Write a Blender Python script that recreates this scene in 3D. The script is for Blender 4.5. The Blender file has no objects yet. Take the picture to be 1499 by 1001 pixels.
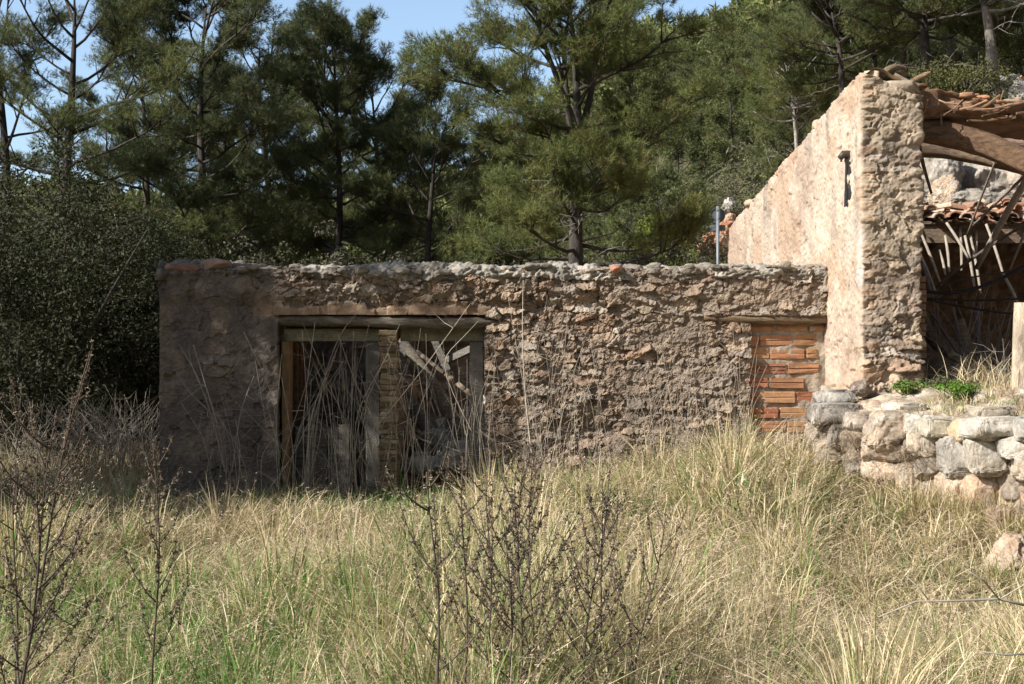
import bpy, bmesh, math, random
import numpy as np
from mathutils import Vector, Matrix

SC = bpy.context.scene
COL = SC.collection
FPX = 1874.0
EYE = 1.6

def P(x, y, Y):
    """point of the place that the photograph shows at pixel (x, y) at depth Y"""
    return np.array([(x - 749.5) * Y / FPX, Y, EYE - (y - 510.0) * Y / FPX])

def rng(s):
    return np.random.default_rng(s)

def S(t):
    t = np.clip(t, 0, 1)
    return t * t * (3 - 2 * t)

# ------------------------------------------------------------------ noise
def hash3(ix, iy, iz, s):
    n = (ix.astype(np.int64) * 73856093) ^ (iy.astype(np.int64) * 19349663) ^ (iz.astype(np.int64) * 83492791) ^ (int(s) * 265443 + 977)
    n &= 0xffffffff
    n = ((n ^ (n >> 13)) * 1274126177) & 0xffffffff
    n = ((n ^ (n >> 15)) * 2246822519) & 0xffffffff
    n = n ^ (n >> 16)
    return (n & 0xffffff) / float(0xffffff)

def vnoise(p, s=0):
    i = np.floor(p)
    f = p - i
    f = f * f * (3 - 2 * f)
    i = i.astype(np.int64)
    x, y, z = i[..., 0], i[..., 1], i[..., 2]
    r = 0
    for dx in (0, 1):
        wx = f[..., 0] if dx else 1 - f[..., 0]
        for dy in (0, 1):
            wy = f[..., 1] if dy else 1 - f[..., 1]
            for dz in (0, 1):
                wz = f[..., 2] if dz else 1 - f[..., 2]
                r = r + wx * wy * wz * hash3(x + dx, y + dy, z + dz, s)
    return r

def fbm(p, octv=4, s=0, gain=.5):
    a, t, w = 1.0, 0, 0
    for k in range(octv):
        t = t + a * vnoise(p * (2.03 ** k) + 17.3 * k, s + k)
        w += a
        a *= gain
    return t / w

def v3(x, y, z):
    x, y, z = np.broadcast_arrays(np.asarray(x, float), np.asarray(y, float), np.asarray(z, float))
    return np.stack([x, y, z], -1)

def voro(u, v, cw, ch, seed, jit=.85, pw=3.0):
    gu, gv = u / cw, v / ch
    iu, iv = np.floor(gu).astype(np.int64), np.floor(gv).astype(np.int64)
    F1 = np.full(gu.shape, 9.0); F2 = np.full(gu.shape, 9.0)
    A = np.zeros(gu.shape); B = np.zeros(gu.shape)
    I = np.zeros(gu.shape, np.int64); J = np.zeros(gu.shape, np.int64)
    for dv in (-1, 0, 1):
        for du in (-2, -1, 0, 1, 2):
            cu, cv = iu + du, iv + dv
            z = np.zeros_like(cu)
            pu = cu + .5 + jit * (hash3(cu, cv, z, seed) - .5) + .5 * (cv % 2)
            pv = cv + .5 + jit * (hash3(cu, cv, z, seed + 1) - .5)
            a, b = gu - pu, gv - pv
            d = (np.abs(a) ** pw + np.abs(b) ** pw) ** (1 / pw)
            # some stones are bigger than others
            d = d - .22 * (hash3(cu, cv, z, seed + 7) - .5)
            nb = d < F1
            F2 = np.where(nb, F1, np.minimum(F2, d))
            A = np.where(nb, a, A); B = np.where(nb, b, B)
            I = np.where(nb, cu, I); J = np.where(nb, cv, J)
            F1 = np.where(nb, d, F1)
    z = np.zeros_like(I)
    r = [hash3(I, J, z, seed + 20 + k) for k in range(5)]
    return F1, F2, A, B, r

# ------------------------------------------------------------------ mesh collection
W = {}
def wpos(o):
    return W.get(o.name, np.zeros(3)) if o is not None else np.zeros(3)

class MB:
    def __init__(s):
        s.v, s.f, s.c, s.n = [], [], [], 0
    def add(s, v, f, c=None):
        v = np.asarray(v, float).reshape(-1, 3)
        f = np.asarray(f, np.int64).reshape(-1, 3)
        if c is None:
            c = np.ones((len(v), 3))
        else:
            c = np.asarray(c, float)
            if c.ndim == 1:
                c = np.tile(c, (len(v), 1))
        s.v.append(v); s.f.append(f + s.n); s.c.append(c); s.n += len(v)
    def tube(s, pts, rad, sides=6, c=None, amp=0, seed=0, cap=True):
        pts = np.asarray(pts, float); n = len(pts)
        rad = np.broadcast_to(np.asarray(rad, float), (n,))
        t = np.gradient(pts, axis=0)
        t /= np.linalg.norm(t, axis=1, keepdims=True) + 1e-9
        ref = np.array([0, 0, 1.0]) if abs(t[:, 2].mean()) < .8 else np.array([1.0, 0, 0])
        a = np.cross(t, ref); a /= np.linalg.norm(a, axis=1, keepdims=True) + 1e-9
        b = np.cross(t, a)
        th = np.arange(sides) / sides * 2 * math.pi
        rr = np.tile(rad[:, None], (1, sides))
        if amp:
            L = np.concatenate([[0], np.cumsum(np.linalg.norm(np.diff(pts, axis=0), axis=1))])
            q = v3(np.cos(th)[None, :] * 2.2, np.sin(th)[None, :] * 2.2, L[:, None] * 2.2)
            q2 = v3(np.cos(th)[None, :] * 5, np.sin(th)[None, :] * 5, L[:, None] * 1.5)
            rr = rr * (1 + amp * (fbm(q, 3, seed) - .5) * 2 + amp * .6 * (fbm(q2, 3, seed + 9) - .5) * 2)
        v = pts[:, None, :] + rr[..., None] * (np.cos(th)[None, :, None] * a[:, None, :] + np.sin(th)[None, :, None] * b[:, None, :])
        i = np.arange(n - 1)[:, None] * sides; j = np.arange(sides)[None, :]; k = (j + 1) % sides
        q = np.stack([i + j, i + k, i + sides + k, i + sides + j], -1).reshape(-1, 4)
        f = np.concatenate([q[:, [0, 1, 2]], q[:, [0, 2, 3]]])
        v = v.reshape(-1, 3)
        if cap:
            v = np.concatenate([v, pts[:1], pts[-1:]])
            j = np.arange(sides)
            f = np.concatenate([f, np.stack([j * 0 + n * sides, (j + 1) % sides, j], -1),
                                np.stack([j * 0 + n * sides + 1, (n - 1) * sides + j, (n - 1) * sides + (j + 1) % sides], -1)])
        s.add(v, f, c)
    def box(s, c, size, rot=None, col=None, bev=.1, seed=0, jit=0.0, seg=None):
        """bevelled, slightly irregular box"""
        v, f = BOXV.copy(), BOXF
        h = np.asarray(size, float) / 2
        m = min(h) * bev
        sg = np.sign(v)
        inner = np.abs(v) < .95
        v = np.where(inner, sg * (h - m), sg * h)
        if jit:
            v = v + jit * (fbm(v * 9 + seed * 3.1 + np.asarray(c), 2, seed)[:, None] - .5) * 2 * sg
            v = v + jit * (v3(hash3(*[np.round(v[:, k] * 50) for k in (0, 1, 2)], seed), hash3(*[np.round(v[:, k] * 50) for k in (1, 2, 0)], seed + 1), hash3(*[np.round(v[:, k] * 50) for k in (2, 0, 1)], seed + 2)) - .5)
        if rot is not None:
            v = v @ np.array(rot).T
        s.add(v + np.asarray(c, float), f, col)
    def arrays(s):
        return np.concatenate(s.v), np.concatenate(s.f), np.concatenate(s.c)
    def build(s, name, mat, parent=None, smooth=False, origin=None):
        if s.n == 0:
            return None
        v, f, c = s.arrays()
        off = wpos(parent) if parent is not None else (np.zeros(3) if origin is None else np.asarray(origin, float))
        me = make_mesh(name, v - off, f, c, smooth)
        me.materials.append(mat)
        o = bpy.data.objects.new(name, me)
        COL.objects.link(o)
        if parent is not None:
            o.parent = parent
            W[o.name] = off
        else:
            o.location = off
            W[o.name] = off
        return o

def make_mesh(name, v, f, c=None, smooth=False):
    me = bpy.data.meshes.new(name)
    me.vertices.add(len(v)); me.vertices.foreach_set('co', np.ascontiguousarray(v, np.float32).ravel())
    me.loops.add(len(f) * 3); me.loops.foreach_set('vertex_index', np.ascontiguousarray(f, np.int32).ravel())
    me.polygons.add(len(f)); me.polygons.foreach_set('loop_start', np.arange(len(f), dtype=np.int32) * 3)
    me.polygons.foreach_set('use_smooth', np.full(len(f), bool(smooth)))
    me.update(calc_edges=True)
    if c is not None:
        a = me.attributes.new('col', 'FLOAT_COLOR', 'POINT')
        a.data.foreach_set('color', np.concatenate([c, np.ones((len(c), 1))], 1).astype(np.float32).ravel())
    return me

def _unitbox():
    bm = bmesh.new(); bmesh.ops.create_cube(bm, size=2)
    bmesh.ops.bevel(bm, geom=list(bm.edges), offset=.1, segments=1, affect='EDGES')
    bmesh.ops.triangulate(bm, faces=bm.faces[:])
    bm.verts.ensure_lookup_table()
    v = np.array([x.co[:] for x in bm.verts]); f = np.array([[q.index for q in x.verts] for x in bm.faces])
    bm.free(); return v, f
BOXV, BOXF = _unitbox()

def _ico(n):
    bm = bmesh.new(); bmesh.ops.create_icosphere(bm, subdivisions=n, radius=1)
    bm.verts.ensure_lookup_table()
    v = np.array([x.co[:] for x in bm.verts]); f = np.array([[q.index for q in x.verts] for x in bm.faces])
    bm.free(); return v, f
ICO3, ICO4, ICO5 = _ico(3), _ico(4), _ico(6)

def rock(center, size, seed, blocky=.0, ico=None, cuts=9, rough=.09, rotz=None):
    g = rng(seed)
    v, f = (ico or ICO4)[0].copy(), (ico or ICO4)[1]
    if blocky:
        e = 1 - .84 * blocky
        v = np.sign(v) * np.abs(v) ** e
        v = v / (1 + .12 * blocky)
    for k in range(cuts):
        n = g.normal(size=3); n /= np.linalg.norm(n)
        h = g.uniform(.55, .88) + .36 * blocky
        d = v @ n
        v = v - np.clip(d - h, 0, None)[:, None] * n
    nn = v / (np.linalg.norm(v, axis=1, keepdims=True) + 1e-9)
    o = g.uniform(0, 50, 3); q = v * np.asarray(size) / np.mean(size)
    am = np.array([1, 1, 1.]) * np.clip(np.mean(size) / np.asarray(size), .6, 1.3)
    v = v + nn * am * (rough * (2.2 - 1.5 * blocky) * (fbm(q * 1.6 + o, 3, seed) - .5) + rough * 1.5 * (fbm(q * 5 + o, 4, seed + 3, .6) - .5) + rough * .7 * (fbm(q * 15 + o, 3, seed + 4, .6) - .5))[:, None]
    v = v * (np.asarray(size) / 2)
    a = g.uniform(-.3, .3) if rotz is None else rotz
    c_, s_ = math.cos(a), math.sin(a)
    v = v @ np.array([[c_, s_, 0], [-s_, c_, 0], [0, 0, 1]])
    return v + np.asarray(center), f

# ------------------------------------------------------------------ tags
def tag(o, label=None, cat=None, group=None, kind=None):
    if label: o['label'] = label
    if cat: o['category'] = cat
    if group: o['group'] = group
    if kind: o['kind'] = kind
    return o

def thing(name, label, cat, loc, group=None):
    o = bpy.data.objects.new(name, None); COL.objects.link(o)
    o.empty_display_size = .2
    o.location = loc
    W[o.name] = np.asarray(loc, float)
    return tag(o, label, cat, group)

# ------------------------------------------------------------------ materials
def mat(name, base=(1, 1, 1), attr=True, var=.35, scale=7, scale2=45, bump=.4, bdist=.01, rough=.9, spots=None, transl=0,
        grain=None, objvar=0, spec=.3):
    m = bpy.data.materials.new(name); m.use_nodes = True
    nt = m.node_tree; N, L = nt.nodes, nt.links
    N.clear()
    out = N.new('ShaderNodeOutputMaterial'); bs = N.new('ShaderNodeBsdfPrincipled')
    bs.inputs['Roughness'].default_value = rough
    bs.inputs['Specular IOR Level'].default_value = spec
    tc = N.new('ShaderNodeTexCoord'); mp = N.new('ShaderNodeMapping')
    L.new(tc.outputs['Object'], mp.inputs[0])
    if grain: mp.inputs['Scale'].default_value = grain
    def noise(sc, det=6, ro=.6):
        n = N.new('ShaderNodeTexNoise'); n.inputs['Scale'].default_value = sc
        n.inputs['Detail'].default_value = det; n.inputs['Roughness'].default_value = ro
        L.new(mp.outputs[0], n.inputs['Vector']); return n.outputs[0]
    def ramp(src, p0, c0, p1, c1):
        r = N.new('ShaderNodeValToRGB'); e = r.color_ramp.elements
        e[0].position, e[1].position = p0, p1
        e[0].color = (*c0, 1); e[1].color = (*c1, 1)
        L.new(src, r.inputs[0]); return r.outputs[0]
    def mix(kind, a, b, fac=1.0):
        x = N.new('ShaderNodeMixRGB'); x.blend_type = kind
        if isinstance(fac, float): x.inputs[0].default_value = fac
        else: L.new(fac, x.inputs[0])
        for k, q in ((1, a), (2, b)):
            if isinstance(q, tuple): x.inputs[k].default_value = (*q, 1)
            else: L.new(q, x.inputs[k])
        return x.outputs[0]
    col = tuple(base)
    if attr:
        at = N.new('ShaderNodeAttribute'); at.attribute_name = 'col'
        col = mix('MULTIPLY', at.outputs['Color'], tuple(base))
    if objvar:
        oi = N.new('ShaderNodeObjectInfo')
        r = ramp(oi.outputs['Random'], 0, (1 - objvar, 1 - objvar, 1 - objvar * .6), 1, (1 + objvar, 1 + objvar * .8, 1))
        col = mix('MULTIPLY', r, col)
    if var:
        n1 = noise(scale); n2 = noise(scale2, 4)
        lo, hi = 1 - var, 1 + var
        col = mix('MULTIPLY', col, ramp(n1, .3, (lo,) * 3, .7, (hi,) * 3))
        col = mix('MULTIPLY', col, ramp(n2, .3, (1 - var * .7,) * 3, .7, (1 + var * .7,) * 3))
    if spots:
        for (c, sc, t) in spots:
            n3 = noise(sc, 8, .7)
            col = mix('MIX', col, tuple(c), ramp(n3, t, (0, 0, 0), t + .08, (1, 1, 1)))
    if isinstance(col, tuple): bs.inputs['Base Color'].default_value = (*col, 1)
    else: L.new(col, bs.inputs['Base Color'])
    if bump:
        b = N.new('ShaderNodeBump'); b.inputs['Strength'].default_value = bump; b.inputs['Distance'].default_value = bdist
        n4 = noise(scale2 * .8, 8, .65)
        L.new(n4, b.inputs['Height']); L.new(b.outputs[0], bs.inputs['Normal'])
    sh = bs.outputs[0]
    if transl:
        t = N.new('ShaderNodeBsdfTranslucent'); mx = N.new('ShaderNodeMixShader'); mx.inputs[0].default_value = transl
        if isinstance(col, tuple): t.inputs[0].default_value = (*col, 1)
        else: L.new(col, t.inputs[0])
        L.new(sh, mx.inputs[1]); L.new(t.outputs[0], mx.inputs[2]); sh = mx.outputs[0]
    L.new(sh, out.inputs[0])
    return m

M = {}
M['ground'] = mat('earth', var=.4, scale=1.5, scale2=22, bump=.6, bdist=.03)
M['masonry'] = mat('rubble_masonry', var=.28, scale=9, scale2=70, bump=.7, bdist=.012,
                   spots=[((.36, .335, .28), 26, .68)])
M['plaster'] = mat('pale_plaster', var=.2, scale=3, scale2=50, bump=.6, bdist=.012)
M['rockm'] = mat('limestone', var=.38, scale=5, scale2=34, bump=.8, bdist=.02, spots=[((.50, .47, .41), 12, .63), ((.09, .08, .065), 17, .66)])
M['brick'] = mat('fired_brick', var=.25, scale=6, scale2=60, bump=.4, bdist=.006, spots=[((.36, .30, .235), 9, .57), ((.12, .085, .06), 14, .68)])
M['mortar'] = mat('grey_mortar', var=.3, scale=10, scale2=70, bump=.8, bdist=.01)
M['wood'] = mat('old_wood', var=.5, scale=5, scale2=30, bump=1.0, bdist=.035, grain=(1, 6, 6))
M['bark'] = mat('pine_bark', var=.45, scale=6, scale2=30, bump=.9, bdist=.03, grain=(1, 1, .35))
M['twig'] = mat('dry_twig', var=.25, scale=9, scale2=30, bump=0)
M['needle'] = mat('pine_needles', var=0, bump=0, rough=.55, transl=.22, objvar=.22, spec=.35)
M['leaf'] = mat('evergreen_leaves', var=0, bump=0, rough=.65, transl=.18, objvar=.18, spec=.22)
M['grass'] = mat('grass_blades', var=0, bump=0, rough=.6, transl=.3, spec=.25)
M['weed'] = mat('dry_weed', var=.2, scale=30, scale2=60, bump=0, rough=.9)
M['metal'] = mat('galvanised_steel', attr=True, var=.12, scale=9, scale2=40, bump=.1, rough=.45, spec=.5)
M['tile'] = mat('clay_tile', var=.3, scale=7, scale2=40, bump=.5, bdist=.006)

# ------------------------------------------------------------------ terrain
SUN_EL, SUN_AZ = math.radians(36), math.radians(26)
HX = np.array([-40, -24, -12, -6, -1, 2, 5, 9, 14, 24, 50.])
HA = np.array([.46, .43, .42, .44, .52, .66, .66, .66, 1.05, 1.6, 1.9])

def gh(x, y):
    x = np.asarray(x, float); y = np.asarray(y, float)
    h = -.2 + .40 * S((x + .5) / 2.8) * S((y - 7.5) / 5.5) + .10 * S((x - 2.2) / 1.8) * S((y - 5) / 5)
    h = h + .25 * S((y - 15) / 12)
    h = h + .10 * (fbm(v3(x * .6, y * .6, 0), 3, 5) - .5)
    b = S((y - 16.5) / 8.5) * S((x - 2.8) / 6.5)
    h = h + 5.3 * b + .10 * np.clip(y - 25, 0, 60) * S((x - 2) / 9) + b * .8 * (fbm(v3(x * .5, y * .5, 4), 4, 6) - .5)
    az = np.degrees(np.arctan2(x, np.maximum(y, 1)))
    r = np.hypot(x, y)
    A = np.interp(az, HX, HA)
    hill = 37 * A * S((r - 42) / 135)
    h = h + 34 * S((-y - 22) / 60) + hill + S((r - 40) / 60) * 6 * (fbm(v3(x * .02, y * .02, 1), 4, 8) - .5)  # first term is an unseen hill added behind the camera to cut low skylight
    return h

def build_ground():
    xs = np.unique(np.concatenate([np.linspace(-400, -60, 30), np.linspace(-60, -12, 50), np.linspace(-12, 16, 190), np.linspace(16, 70, 60), np.linspace(70, 400, 30)]))
    ys = np.unique(np.concatenate([np.linspace(-60, 0, 14), np.linspace(0, 32, 190), np.linspace(32, 200, 130), np.linspace(200, 520, 40)]))
    X, Y = np.meshgrid(xs, ys, indexing='ij')
    Z = gh(X, Y)
    far = S((np.hypot(X, Y) - 180) / 120)
    n = fbm(v3(X * .35, Y * .35, 3), 4, 21)
    red = S((n - .45) / .2)[..., None]
    a = np.array([.17, .125, .075]); b = np.array([.26, .155, .09]); gcol = np.array([.075, .08, .035])
    bank = (S((Y - 18) / 6) * S((X - 3) / 3) * (1 - S((np.hypot(X, Y) - 33) / 8)))[..., None]
    c = a * (1 - bank) + (b * red + np.array([.22, .17, .11]) * (1 - red)) * bank
    hl = S((np.hypot(X, Y) - 31) / 12)[..., None]
    c = c * (1 - hl) + (gcol * (1 - .5 * red) + np.array([.13, .095, .055]) * .5 * red) * hl
    bk = S((-Y - 6) / 12)[..., None]; c = c * (1 - bk) + np.array([.05, .06, .025]) * bk  # dark green on the added hill behind the camera, so it bounces little light
    nx, ny = X.shape
    idx = np.arange(nx * ny).reshape(nx, ny)
    q = np.stack([idx[:-1, :-1], idx[1:, :-1], idx[1:, 1:], idx[:-1, 1:]], -1).reshape(-1, 4)
    f = np.concatenate([q[:, [0, 1, 2]], q[:, [0, 2, 3]]])
    mb = MB(); mb.add(v3(X, Y, Z).reshape(-1, 3), f, c.reshape(-1, 3))
    tag(mb.build('ground', M['ground'], smooth=True), kind='structure')
build_ground()

# ------------------------------------------------------------------ relief sheets
def sheet(mb, Pb, Nn, D, C, keep, thick, steps=3, seed=0):
    """grid sheet pushed out along its normals; its rim runs back by the wall's thickness"""
    nu, nv = D.shape
    V = (Pb + Nn * D[..., None]).reshape(-1, 3)
    Nf = np.broadcast_to(Nn, Pb.shape).reshape(-1, 3)
    Cf = C.reshape(-1, 3)
    idx = np.arange(nu * nv).reshape(nu, nv)
    q = np.stack([idx[:-1, :-1], idx[1:, :-1], idx[1:, 1:], idx[:-1, 1:]], -1)[keep]
    f = np.concatenate([q[:, [0, 1, 2]], q[:, [0, 2, 3]]])
    e = np.concatenate([q[:, [0, 1]], q[:, [1, 2]], q[:, [2, 3]], q[:, [3, 0]]])
    key = np.sort(e, 1); key = key[:, 0] * (nu * nv) + key[:, 1]
    u, inv, cnt = np.unique(key, return_inverse=True, return_counts=True)
    be = e[cnt[inv] == 1]
    bv = np.unique(be); remap = {int(k): i for i, k in enumerate(bv)}
    ea = np.array([remap[int(k)] for k in be[:, 0]]); eb = np.array([remap[int(k)] for k in be[:, 1]])
    vs, fs, cs = [V], [f], [Cf]
    prev = bv; n = len(V); nb = len(bv)
    cb = Cf[bv]
    base0 = Pb.reshape(-1, 3)[bv]; d0 = D.reshape(-1)[bv]
    for k in range(1, steps + 1):
        t = k / steps
        p = base0 + Nf[bv] * (d0 * (1 - t) ** 2 - thick * t)[:, None]
        jit = .018 * (v3(vnoise(p * 9, seed), vnoise(p * 9 + 31, seed), vnoise(p * 9 + 57, seed)) - .5) * (1 if k < steps else 0)
        p = p + jit * 2
        cur = np.arange(nb) + n
        vs.append(p); cs.append(cb * (.85 + .3 * vnoise(p * 12, seed + 2))[:, None]); n += nb
        fs.append(np.stack([prev[ea], cur[ea], cur[eb]], -1)); fs.append(np.stack([prev[ea], cur[eb], prev[eb]], -1))
        prev = cur
    mb.add(np.concatenate(vs), np.concatenate(fs), np.concatenate(cs))

def palette(r, cols):
    cols = np.array(cols); n = len(cols)
    return cols[np.minimum((r * n).astype(int), n - 1)]

STONE = [(.37, .28, .20), (.30, .225, .165), (.42, .32, .235), (.36, .255, .18), (.27, .215, .165), (.40, .34, .28), (.45, .35, .25), (.35, .235, .16), (.30, .255, .215), (.50, .43, .35)]
MORT = np.array([.225, .172, .132])

def rubble(u, z, seed, cw=.17, ch=.105, amp=1.0):
    """stones bedded in crumbling mortar: height and colour"""
    p = v3(u, z, seed * .37)
    wu = u + .10 * (fbm(p * 5, 4, seed + 40) - .5) + .035 * (fbm(p * 21, 2, seed + 44) - .5)
    wz = z + .08 * (fbm(p * 5 + 9, 4, seed + 41) - .5) + .03 * (fbm(p * 21 + 5, 2, seed + 45) - .5)
    F1, F2, A, B, r = voro(wu, wz, cw, ch, seed)
    e = S((F2 - F1) / .085)
    show = S((r[4] - .38) / .12) * S((fbm(p * 2.3, 3, seed + 47) - .30) / .12)
    h = e * (.012 + .050 * r[0]) * show + e * show * (A * (r[1] - .5) * .15 + B * (r[2] - .65) * .14)
    G1, G2, A2, B2, q = voro(wu + 3, wz + 5, cw * .42, ch * .5, seed + 90)
    e2 = S((G2 - G1) / .12) * S((q[4] - .32) / .1)
    sm = (1 - e * show)
    h = h + sm * e2 * (.006 + .034 * q[0] + A2 * (q[1] - .5) * .05 + B2 * (q[2] - .6) * .05)
    rid = 1 - np.abs(2 * fbm(p * 11, 3, seed + 60) - 1)
    h = h + .030 * (rid - .8) + .034 * (fbm(p * 17, 4, seed + 3, .65) - .5) + .05 * (fbm(p * 3.1, 3, seed + 5) - .5)
    h = h + .030 * (fbm(p * 42, 3, seed + 13, .7) - .5)
    pit = S((fbm(p * 14, 3, seed + 14) - .64) / .05); h = h - .03 * pit
    c = MORT * (.75 + .5 * fbm(p * 8, 3, seed + 6))[..., None]
    c2 = palette(q[3], STONE) * .5 + MORT * .5
    w2 = (sm * e2)[..., None]
    c = c * (1 - w2) + c2 * w2
    w = (e * show)[..., None] * .8
    c = c * (1 - w) + (palette(r[3], STONE) * .98) * (.8 + .4 * r[1])[..., None] * w
    return h * amp, c

# ------------------------------------------------------------------ the low outbuilding
YF = 13.7
outb = thing('ruined_outbuilding', 'long low roofless stone outbuilding with two doorways, lichened coping and a bricked up opening', 'ruin', (-.2, YF, -.2))

def build_facade():
    x0, x1, z0 = -3.76, 3.42, -.45
    nu, nv = 860, 322
    us = np.linspace(x0, x1, nu); vs = np.linspace(0, 1, nv)
    U, Vv = np.meshgrid(us, vs, indexing='ij')
    top = 2.44 + .03 * (fbm(v3(us * 2.2, 0, 0), 3, 77) - .5) * 2
    Z = z0 + (top[:, None] - z0) * Vv
    X = U
    h, c = rubble(X, Z, 3, cw=.15, ch=.085, amp=.95)
    h2, c2 = rubble(X, Z, 11, cw=.25, ch=.11, amp=.95)
    big = S((fbm(v3(X * .9, Z * .9, 4), 3, 15) - .46) / .1) + S((X - (-.4)) / .4) * S((.55 - X) / .4) * S((1.0 - Z) / .4) * .9
    big = np.clip(big, 0, 1)
    h = h * (1 - big) + h2 * big; c = c * (1 - big[..., None]) + c2 * big[..., None]
    # old render still clings to the left end and above the lintel
    nz = fbm(v3(X * 2.2, Z * 2.2, 9), 4, 31)
    pl = S((-2.0 - X) / .9 + (nz - .5) * 3.2) * .96
    band = S((X + 2.75) / .15 + (nz - .5) * 2) * S((-.15 - X) / .15 + (nz - .5) * 2) * S((Z - 1.94) / .02) * S((2.10 - Z) / .06 + (nz - .5) * 5)
    p = v3(X, Z, 2.)
    hp = .035 + .05 * (fbm(p * 2.0, 3, 51) - .5) + .022 * (fbm(p * 11, 4, 52) - .5) + .014 * (fbm(p * 34, 2, 53) - .5)
    pit = S((fbm(p * 7, 3, 56) - .63) / .06); hp = hp - .03 * pit
    cp = np.array([.155, .128, .108]) * (.7 + .6 * fbm(p * 4, 4, 54))[..., None]
    spall = S((fbm(p * 3.5, 3, 58) - .6) / .05)[..., None]
    cp = cp * (1 - spall) + np.array([.22, .175, .135]) * spall
    wp = S((fbm(v3(X * 1.5, Z * 1.5, 6), 4, 66) - .53) / .08) * .5
    h = h * (1 - wp) + (.03 + .35 * h + .03 * (fbm(p * 15, 4, 67, .65) - .5)) * wp; c = c * (1 - .7 * wp[..., None]) + np.array([.25, .20, .155]) * (.75 + .5 * fbm(p * 5, 4, 68))[..., None] * .7 * wp[..., None]
    h = h * (1 - pl) + (hp + .18 * h) * pl; c = c * (1 - pl[..., None]) + cp * pl[..., None]
    cb = np.array([.33, .225, .15]) * (.75 + .5 * fbm(p * 6, 3, 57))[..., None]
    h = h * (1 - band) + (.045 + .03 * (fbm(p * 8, 4, 59) - .5) + .3 * hp - .03 * S((fbm(v3(X * 5, Z * 1.5, 4), 3, 64) - .6) / .03)) * band; c = c * (1 - band[..., None]) + cb * band[..., None]
    # upper masonry runs slightly proud, hollow right of the doors
    h = h + .03 * S((Z - 2.05) / .2) + .025 * S((2.05 - Z) / -.1)
    hol = S(1 - np.hypot((X - .95) / .55, (Z - .75) / .35))
    h = h - .07 * hol
    # ledge over the bricked opening
    led = S((X - 2.0) / .15) * S((Z - 1.93) / .03) * S((2.25 - Z) / .3)
    h = h + .05 * led
    jx = X + .05 * (fbm(v3(X * 5, Z * 5, 0), 3, 61) - .5); jz = Z + .04 * (fbm(v3(X * 5, Z * 5, 3), 3, 62) - .5)
    hole = ((jx > -2.5) & (jx < -.29) & (Z < 1.955) & (Z > -.6)) | ((jx > 2.55) & (jz < 1.9) & (X < 3.45))
    hq = hole[:-1, :-1] | hole[1:, 1:]
    Pb = v3(X, np.full(X.shape, YF), Z)
    mb = MB(); sheet(mb, Pb, np.array([0, -1., 0]), h, c, ~hq, .48, 5, 4)
    # rear face
    mb.add([(x0, YF + .481, z0), (-2.5, YF + .481, z0), (-2.5, YF + .481, 2.4), (x0, YF + .481, 2.4),
            (-.29, YF + .481, z0), (2.55, YF + .481, z0), (2.55, YF + .481, 2.4), (-.29, YF + .481, 2.4)],
           [(0, 1, 2), (0, 2, 3), (4, 5, 6), (4, 6, 7)], MORT)
    mb.build('masonry_wall', M['masonry'], outb, smooth=False)

    # lichened coping of rough stones along the wall head
    nu, nv = 640, 44
    us = np.linspace(x0 - .03, x1 - .02, nu); th = np.linspace(-.35, math.pi + .2, nv)
    U, T = np.meshgrid(us, th, indexing='ij')
    F1, F2, A, B, r = voro(U + 40, T * .16, .24, .24, 70)
    e = S((F2 - F1) / .3)
    pp = v3(U, T * .2, 3)
    rr = 1 + e * (r[0] - .3) * .5 + 1.3 * (fbm(pp * 9, 5, 71, .6) - .5) + .6 * (fbm(v3(U * 30, T * 6, 2), 2, 73) - .5)
    hz = .105 + .07 * (fbm(v3(us * 1.7, 5, 5), 3, 72) - .5)
    PY = YF + .21 - np.cos(T) * .30 * (1 + (rr - 1) * .38)
    PZ = 2.385 + np.sin(T) * hz[:, None] * 1.2 * (.45 + .55 * rr) + .03 * (fbm(v3(us * .9, 1, 1), 2, 74)[:, None] - .5)
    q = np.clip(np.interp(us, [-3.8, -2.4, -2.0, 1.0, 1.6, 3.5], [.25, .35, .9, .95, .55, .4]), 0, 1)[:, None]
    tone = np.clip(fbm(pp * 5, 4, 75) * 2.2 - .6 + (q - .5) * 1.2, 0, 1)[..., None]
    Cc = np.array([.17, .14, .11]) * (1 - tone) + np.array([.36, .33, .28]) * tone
    Cc = Cc * (.7 + .6 * r[1])[..., None]
    Vg = v3(U, PY, PZ)
    idx = np.arange(nu * nv).reshape(nu, nv)
    qd = np.stack([idx[:-1, :-1], idx[1:, :-1], idx[1:, 1:], idx[:-1, 1:]], -1).reshape(-1, 4)
    f = np.concatenate([qd[:, [0, 1, 2]], qd[:, [0, 2, 3]]])
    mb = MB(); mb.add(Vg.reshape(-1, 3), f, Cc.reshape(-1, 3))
    # loose stones bedded along the head
    g = rng(12)
    for k in range(120):
        x = g.uniform(x0 + .1, x1 - .15); s = g.uniform(.04, .14)
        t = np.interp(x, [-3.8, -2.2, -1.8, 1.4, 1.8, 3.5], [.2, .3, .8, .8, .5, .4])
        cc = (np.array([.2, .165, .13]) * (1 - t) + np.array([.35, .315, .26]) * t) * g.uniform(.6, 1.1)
        v, f = rock((x, YF + g.uniform(-.1, .1), 2.44 + g.uniform(-.05, .04)), (s * g.uniform(1, 1.7), s * 1.2, s * g.uniform(.45, .8)), 300 + k, .3, ICO4, cuts=13, rough=.2)
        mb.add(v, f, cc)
    v, f = rock((1.1, YF - .16, 2.45), (.13, .12, .1), 900, 0, ICO3); mb.add(v, f, (.46, .22, .14))
    v, f = rock((-3.5, YF - .05, 2.46), (.42, .2, .1), 901, .5, ICO4); mb.add(v, f, (.25, .15, .11))
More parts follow.
